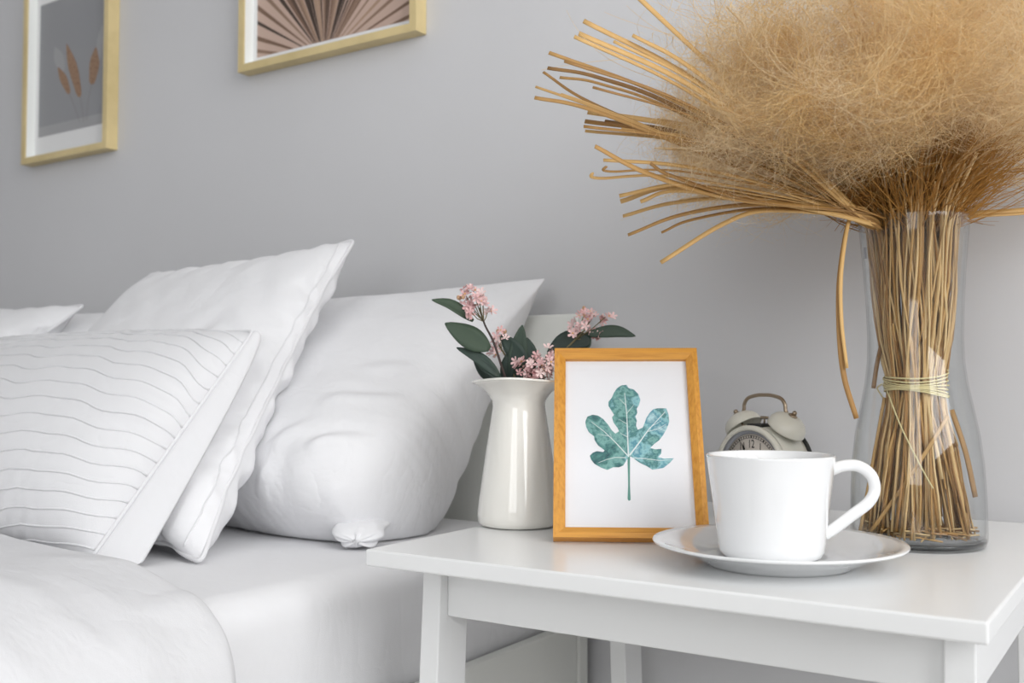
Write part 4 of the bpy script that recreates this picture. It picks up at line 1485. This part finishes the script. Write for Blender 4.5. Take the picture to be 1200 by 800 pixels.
# reed blades fanned out over the pillow side
BLADES = [
    [(-0.41, 0.735, 0.96), (-0.346, 0.782, 0.92), (-0.286, 0.828, 0.866), (-0.229, 0.878, 0.8)],
    [(-0.397, 0.704, 0.938), (-0.337, 0.76, 0.906), (-0.281, 0.817, 0.86), (-0.226, 0.88, 0.8)],
    [(-0.411, 0.721, 0.943), (-0.348, 0.771, 0.908), (-0.288, 0.822, 0.86), (-0.231, 0.877, 0.799)],
    [(-0.44, 0.729, 0.937), (-0.366, 0.779, 0.904), (-0.295, 0.827, 0.857), (-0.229, 0.878, 0.798)],
    [(-0.451, 0.745, 0.93), (-0.412, 0.763, 0.92), (-0.349, 0.798, 0.89), (-0.224, 0.881, 0.801)],
    [(-0.467, 0.764, 0.934), (-0.427, 0.775, 0.904), (-0.341, 0.815, 0.859), (-0.23, 0.878, 0.8)],
    [(-0.462, 0.743, 0.915), (-0.414, 0.766, 0.894), (-0.332, 0.812, 0.854), (-0.226, 0.88, 0.799)],
    [(-0.458, 0.735, 0.903), (-0.417, 0.757, 0.892), (-0.337, 0.805, 0.854), (-0.23, 0.877, 0.799)],
    [(-0.435, 0.787, 0.899), (-0.36, 0.82, 0.882), (-0.291, 0.848, 0.848), (-0.228, 0.878, 0.804)],
    [(-0.438, 0.787, 0.891), (-0.362, 0.82, 0.875), (-0.292, 0.849, 0.843), (-0.227, 0.879, 0.799)],
    [(-0.413, 0.74, 0.873), (-0.347, 0.787, 0.863), (-0.284, 0.832, 0.837), (-0.225, 0.881, 0.798)],
    [(-0.441, 0.793, 0.884), (-0.362, 0.826, 0.871), (-0.29, 0.852, 0.842), (-0.224, 0.881, 0.801)],
    [(-0.392, 0.721, 0.85), (-0.361, 0.755, 0.83), (-0.308, 0.805, 0.812), (-0.223, 0.882, 0.803)],
    [(-0.402, 0.754, 0.846), (-0.353, 0.787, 0.842), (-0.299, 0.824, 0.829), (-0.229, 0.878, 0.798)],
    [(-0.414, 0.756, 0.837), (-0.408, 0.758, 0.832), (-0.348, 0.795, 0.832), (-0.226, 0.88, 0.802)],
    [(-0.399, 0.777, 0.819), (-0.352, 0.802, 0.828), (-0.29, 0.838, 0.817), (-0.228, 0.879, 0.802)],
    [(-0.403, 0.787, 0.816), (-0.361, 0.805, 0.827), (-0.291, 0.841, 0.815), (-0.226, 0.88, 0.798)],
    [(-0.417, 0.819, 0.809), (-0.371, 0.828, 0.818), (-0.307, 0.845, 0.818), (-0.223, 0.882, 0.798)],
    [(-0.407, 0.809, 0.79), (-0.361, 0.823, 0.806), (-0.3, 0.844, 0.812), (-0.225, 0.88, 0.803)],
    [(-0.37, 0.797, 0.762), (-0.322, 0.822, 0.795), (-0.287, 0.839, 0.805), (-0.223, 0.882, 0.798)],
    [(-0.394, 0.804, 0.999), (-0.357, 0.816, 0.958), (-0.291, 0.845, 0.884), (-0.225, 0.881, 0.803)],
    [(-0.407, 0.698, 0.916), (-0.344, 0.756, 0.892), (-0.285, 0.815, 0.854), (-0.226, 0.88, 0.802)],
    [(-0.39, 0.714, 0.896), (-0.332, 0.767, 0.877), (-0.277, 0.821, 0.844), (-0.224, 0.882, 0.798)],
    [(-0.0379, 1.0442, 0.8159), (-0.1134, 0.9951, 0.8084), (-0.1587, 0.9658, 0.8040)],
    [(-0.0382, 1.0556, 0.8237), (-0.1146, 1.0061, 0.8131), (-0.1604, 0.9764, 0.8078)],
]


def blade_mesh(pts, wd, th, seed):
    rg2 = random.Random(seed)
    p = catmull(pts, 8)
    n = len(p)
    tws = rg2.uniform(-0.5, 0.5)
    vs_, fs = [], []
    for i, q in enumerate(p):
        t = i / (n - 1)
        d = (p[min(i + 1, n - 1)] - p[max(i - 1, 0)]).normalized()
        s = d.cross(Vector((0.45, -0.75, 0.45 + tws * t))).normalized()
        b = s.cross(d).normalized()
        w = wd * (0.92 + 0.16 * math.sin(t * 6 + seed))
        for (x, y) in ((-1, -0.3), (0, -1.0), (1, -0.3), (1, 0.6), (-1, 0.6)):
            vs_.append(q + s * (w * x * 0.5) + b * (th * y))
    m = 5
    for i in range(n - 1):
        for k_ in range(m):
            z_ = (k_ + 1) % m
            fs.append((i * m + k_, i * m + z_, (i + 1) * m + z_, (i + 1) * m + k_))
    fs.append(tuple(range(m - 1, -1, -1)))
    fs.append(tuple((n - 1) * m + k_ for k_ in range(m)))
    return vs_, fs


for i, pts in enumerate(BLADES):
    pl = [Vector(p) - B0 for p in pts]
    if i < 23:
        pl.append(Vector((-0.022, -0.026, 0.262)))
        pl.append(Vector((-0.016, -0.018, 0.215)))
    else:
        pl.append(Vector((0.022, 0.012, 0.262)))
        pl.append(Vector((0.014, 0.008, 0.215)))
    wd = [0.0052, 0.0046, 0.0036, 0.004, 0.0046, 0.0032, 0.0026, 0.0036][i % 8]
    vs_, fs = blade_mesh(pl, wd, 0.0007, i)
    mesh_obj('reed_blade', vs_, fs, MAT['reed'], bun)
    if i < 20 and i % 2 == 0:       # a second blade beside it
        dv = Vector((rg.uniform(-0.012, 0.02), rg.uniform(-0.01, 0.02), rg.uniform(-0.006, 0.006)))
        pl2 = [p + dv * (1 - k_ / (len(pl) - 1)) for k_, p in enumerate(pl)]
        pl2[0] = pl2[0].lerp(pl2[1], rg.uniform(0.1, 0.6))
        vs_, fs = blade_mesh(pl2, wd * 0.8, 0.0006, i + 50)
        mesh_obj('reed_blade', vs_, fs, MAT['reed'], bun)
pl = [Vector(p) - B0 for p in ((-0.2150, 0.905, 0.790), (-0.2240, 0.890, 0.8070), (-0.2335, 0.8790, 0.7976), (-0.2362, 0.8577, 0.7506), (-0.2349, 0.8487, 0.7076), (-0.2318, 0.8500, 0.6656), (-0.2237, 0.8560, 0.6306))]
vs_, fs = blade_mesh(pl, 0.0042, 0.0006, 91)
mesh_obj('hanging_blade', vs_, fs, MAT['reed'], bun)
vs_, fs = blade_mesh([p + Vector((0.002, -0.001, 0.004)) * k_ * 0.3 for k_, p in enumerate(pl[:-1])], 0.0030, 0.0006, 92)
mesh_obj('hanging_blade', vs_, fs, MAT['reed'], bun)


# plumes: curved axis with a cloud of fine curling hairs
def hairs_mesh(name, paths, rads, mat, parent, kind='stuff', sides=3):
    """paths array (n, s, 3) of strands, rads (n,) -> one mesh of thin tapering tubes"""
    n, s, _ = paths.shape
    d = np.gradient(paths, axis=1)
    d /= np.linalg.norm(d, axis=2, keepdims=True) + 1e-9
    ref = np.array([0.3, 0.5, 0.81])
    a = np.cross(d, ref)
    a /= np.linalg.norm(a, axis=2, keepdims=True) + 1e-9
    b = np.cross(d, a)
    tap = np.linspace(1.0, 0.35, s)[None, :, None]
    V = []
    for q in range(sides):
        an = 2 * PI * q / sides
        V.append(paths + (a * math.cos(an) + b * math.sin(an)) * rads[:, None, None] * tap)
    V = np.stack(V, axis=2).reshape(-1, 3)
    i = np.arange(n)[:, None, None] * (s * sides)
    j = np.arange(s - 1)[None, :, None] * sides
    q = np.arange(sides)[None, None, :]
    q2 = (q + 1) % sides
    F = np.stack([i + j + q, i + j + q2, i + j + sides + q2, i + j + sides + q], axis=-1).reshape(-1, 4)
    me = bpy.data.meshes.new(name)
    me.vertices.add(len(V))
    me.vertices.foreach_set('co', V.astype(np.float32).ravel())
    me.loops.add(F.size)
    me.loops.foreach_set('vertex_index', F.astype(np.int32).ravel())
    me.polygons.add(len(F))
    me.polygons.foreach_set('loop_start', np.arange(0, F.size, 4, dtype=np.int32))
    me.update(calc_edges=True)
    me.polygons.foreach_set('use_smooth', np.ones(len(F), bool))
    me.materials.append(mat)
    o = bpy.data.objects.new(name, me)
    COL.objects.link(o)
    o.parent = parent
    o['kind'] = kind
    return o


npr = np.random.default_rng(5)


def curl_strands(starts, dirs, lens, curl, segs, lock=None):
    """strands that leave along dirs and curl round a random axis, shared by the hairs of a lock"""
    n = len(starts)
    ax = npr.normal(size=(n, 3))
    if lock is not None:
        ax = ax * 0.45 + lock
    ax /= np.linalg.norm(ax, axis=1, keepdims=True)
    d = dirs / np.linalg.norm(dirs, axis=1, keepdims=True)
    step = lens / segs
    k0 = npr.normal(0, 1, n) * curl
    k1 = npr.normal(0, 1, n) * curl * 1.2
    if lock is not None:
        k0 = curl * (0.7 + 0.5 * npr.normal(0, 1, n))
        k1 = curl * (0.5 + 0.8 * npr.normal(0, 1, n))
    out = np.zeros((n, segs + 1, 3))
    out[:, 0] = starts
    p = starts.copy()
    for s in range(segs):
        p = p + d * step[:, None]
        out[:, s + 1] = p
        ang = (k0 + k1 * s / segs) / segs
        c, sn = np.cos(ang)[:, None], np.sin(ang)[:, None]
        d = d * c + np.cross(ax, d) * sn + ax * (ax * d).sum(1, keepdims=True) * (1 - c)
    return out


def keep_off_wall(P):
    lim = WALL_Y - 0.006 - B0.y
    P[..., 1] = np.where(P[..., 1] > lim - 0.03, lim - 0.03 * np.exp(-(P[..., 1] - lim + 0.03) / 0.03), P[..., 1])
    return P


def ribbon_mesh(name, paths, rads, mat, parent):
    """very fine flat hairs, one strip of quads each"""
    n, s, _ = paths.shape
    d = np.gradient(paths, axis=1)
    d /= np.linalg.norm(d, axis=2, keepdims=True) + 1e-9
    ref = npr.normal(size=(n, 1, 3))
    a = np.cross(d, ref)
    a /= np.linalg.norm(a, axis=2, keepdims=True) + 1e-9
    tap = np.linspace(1.0, 0.4, s)[None, :, None]
    V = np.stack([paths + a * rads[:, None, None] * tap, paths - a * rads[:, None, None] * tap], axis=2).reshape(-1, 3)
    i = np.arange(n)[:, None] * (2 * s)
    j = np.arange(s - 1)[None, :] * 2
    F = np.stack([i + j, i + j + 1, i + j + 3, i + j + 2], axis=-1).reshape(-1, 4)
    me = bpy.data.meshes.new(name)
    me.vertices.add(len(V))
    me.vertices.foreach_set('co', V.astype(np.float32).ravel())
    me.loops.add(F.size)
    me.loops.foreach_set('vertex_index', F.astype(np.int32).ravel())
    me.polygons.add(len(F))
    me.polygons.foreach_set('loop_start', np.arange(0, F.size, 4, dtype=np.int32))
    me.update(calc_edges=True)
    me.polygons.foreach_set('use_smooth', np.ones(len(F), bool))
    me.materials.append(mat)
    o = bpy.data.objects.new(name, me)
    COL.objects.link(o)
    o.parent = parent
    o['kind'] = 'stuff'
    return o


NPL = 60
for q in range(NPL):
    az = 2 * PI * q * 0.381966 + rg.uniform(-0.2, 0.2)
    if q % 4 == 1:
        az = rg.uniform(PI * 0.85, PI * 1.75)        # the head leans out over the pillow side
    el = math.acos(1 - rg.random() * 0.97)
    if q % 4 == 1:
        el = R(rg.uniform(45, 82))
    hz = Vector((math.cos(az), math.sin(az), 0))
    L = rg.uniform(0.18, 0.25)
    p = hz * 0.028 + Vector((0, 0, 0.262))
    d = (hz * 0.35 + Vector((0, 0, 1))).normalized()
    tgt = (hz * math.sin(el) + Vector((0, 0, math.cos(el)))).normalized()
    ax = []
    for s in range(15):
        ax.append(p.copy())
        f = min(1, s / 5)
        dd_ = (d * (1 - f) + tgt * f).normalized() + Vector((0, 0, -0.03 * max(0, s - 8)))
        p = p + dd_.normalized() * (L / 14)
    A = keep_off_wall(np.array([list(x) for x in ax]))
    nh, nl = 900, 11
    which = npr.integers(0, nl, nh)
    loose = npr.random(nh) < 0.38
    lt = npr.uniform(0.36, 1.0, nl)
    t = np.where(loose, npr.uniform(0.34, 1.0, nh), np.clip(lt[which] + npr.normal(0, 0.05, nh), 0.3, 1.0)) * 13.999
    i0 = np.minimum(t.astype(int), 13)
    fr_ = (t - i0)[:, None]
    st_ = A[i0] * (1 - fr_) + A[i0 + 1] * fr_
    ad_ = A[i0 + 1] - A[i0]
    ad_ /= np.linalg.norm(ad_, axis=1, keepdims=True)
    rd = npr.normal(size=(nh, 3))
    rd /= np.linalg.norm(rd, axis=1, keepdims=True)
    sweep = npr.normal(size=(nl, 3))
    sweep /= np.linalg.norm(sweep, axis=1, keepdims=True)
    lf = loose[:, None]
    dirs = np.where(lf, rd * 0.85, rd * 0.28 + sweep[which] * 0.8) + ad_ * 0.5 + np.array([0, 0, -0.06])
    lk = npr.normal(size=(nl, 3))
    lk /= np.linalg.norm(lk, axis=1, keepdims=True)
    P = curl_strands(st_ + npr.normal(0, 0.006, (nh, 3)), dirs, npr.uniform(0.045, 0.125, nh), 4.0, 13, np.where(lf, rd, lk[which] * 1.6))
    P = keep_off_wall(P)
    lat = -(P[..., 0] * 0.8368 + P[..., 1] * 0.5476)
    floor_ = np.interp(lat, [-0.20, -0.06, 0.02, 0.08, 0.20], [0.315, 0.330, 0.330, 0.292, 0.286]) + npr.normal(0, 0.016, (len(P), 1))
    P = P[((P[..., 2] > floor_) & (lat < 0.215 + npr.normal(0, 0.016, (len(P), 1)))).all(axis=1)]
    nh = len(P)
    pm = ribbon_mesh('plume', P, npr.uniform(0.00009, 0.00021, nh), MAT['plume'], bun)
    vs_, fs = tube([Vector(x) for x in A], 0.0007, 5)
    mesh_obj('plume_stalk', vs_, fs, MAT['plume'], pm)

# long looping hairs and pale down through the head
n_c = 1000
az = npr.uniform(0, 2 * PI, n_c)
rr_ = npr.uniform(0.09, 0.21, n_c)
el = npr.uniform(-0.05, 1.3, n_c)
S = np.stack([rr_ * np.cos(az) * np.cos(el), rr_ * np.sin(az) * np.cos(el) * 0.85, 0.36 + rr_ * np.sin(el) * 0.9], 1)
D = S - np.array([0, 0, 0.30]) + npr.normal(0, 0.12, (n_c, 3))
P = keep_off_wall(curl_strands(S, D, npr.uniform(0.09, 0.19, n_c), 5.0, 26))
P = P[(P[..., 2] > 0.30).all(axis=1)]
n_c = len(P)
hairs_mesh('loose_hairs', P, npr.uniform(0.00022, 0.00048, n_c), MAT['gold_hair'], bun)
for q in range(26):
    a = rg.uniform(0, 2 * PI)
    c = np.array([0.15 * math.cos(a) * rg.uniform(.5, 1.1), 0.13 * math.sin(a) * rg.uniform(.5, 1.1), rg.uniform(0.34, 0.50)])
    if q < 16:
        c[1] = -abs(c[1])
    nw = 130
    ln_ = np.linspace(-0.5, 0.5, nw)[:, None] * np.array([[rg.gauss(0, .03), rg.gauss(0, .02), rg.gauss(0, .03)]])
    S = c + ln_ + npr.normal(0, 0.004, (nw, 3))
    P = keep_off_wall(curl_strands(S, npr.normal(size=(nw, 3)), npr.uniform(0.010, 0.028, nw), 2.5, 8))
    hairs_mesh('pale_down', P, npr.uniform(0.00010, 0.00018, nw), MAT['wisp'], bun)

# thin straw tangle between the vase mouth and the plumes
n_t = 2800
az = npr.uniform(0, 2 * PI, n_t)
f = np.sqrt(npr.uniform(0, 1, n_t))
S = np.stack([0.036 * f * np.cos(az), 0.036 * f * np.sin(az), npr.uniform(0.255, 0.30, n_t)], 1)
D = np.stack([np.cos(az) * f * 0.9, np.sin(az) * f * 0.9, np.full(n_t, 0.9)], 1) + npr.normal(0, 0.5, (n_t, 3))
P = keep_off_wall(curl_strands(S, D, npr.uniform(0.05, 0.13, n_t), 1.0, 9))
P = P[((P[..., 2] > 0.262) & (P[..., 2] > 0.20 + 0.9 * np.hypot(P[..., 0], P[..., 1]))).all(axis=1)]
n_t = len(P)
hairs_mesh('straw_tangle', P, npr.uniform(0.00030, 0.0007, n_t), MAT['straw_gold'], bun)
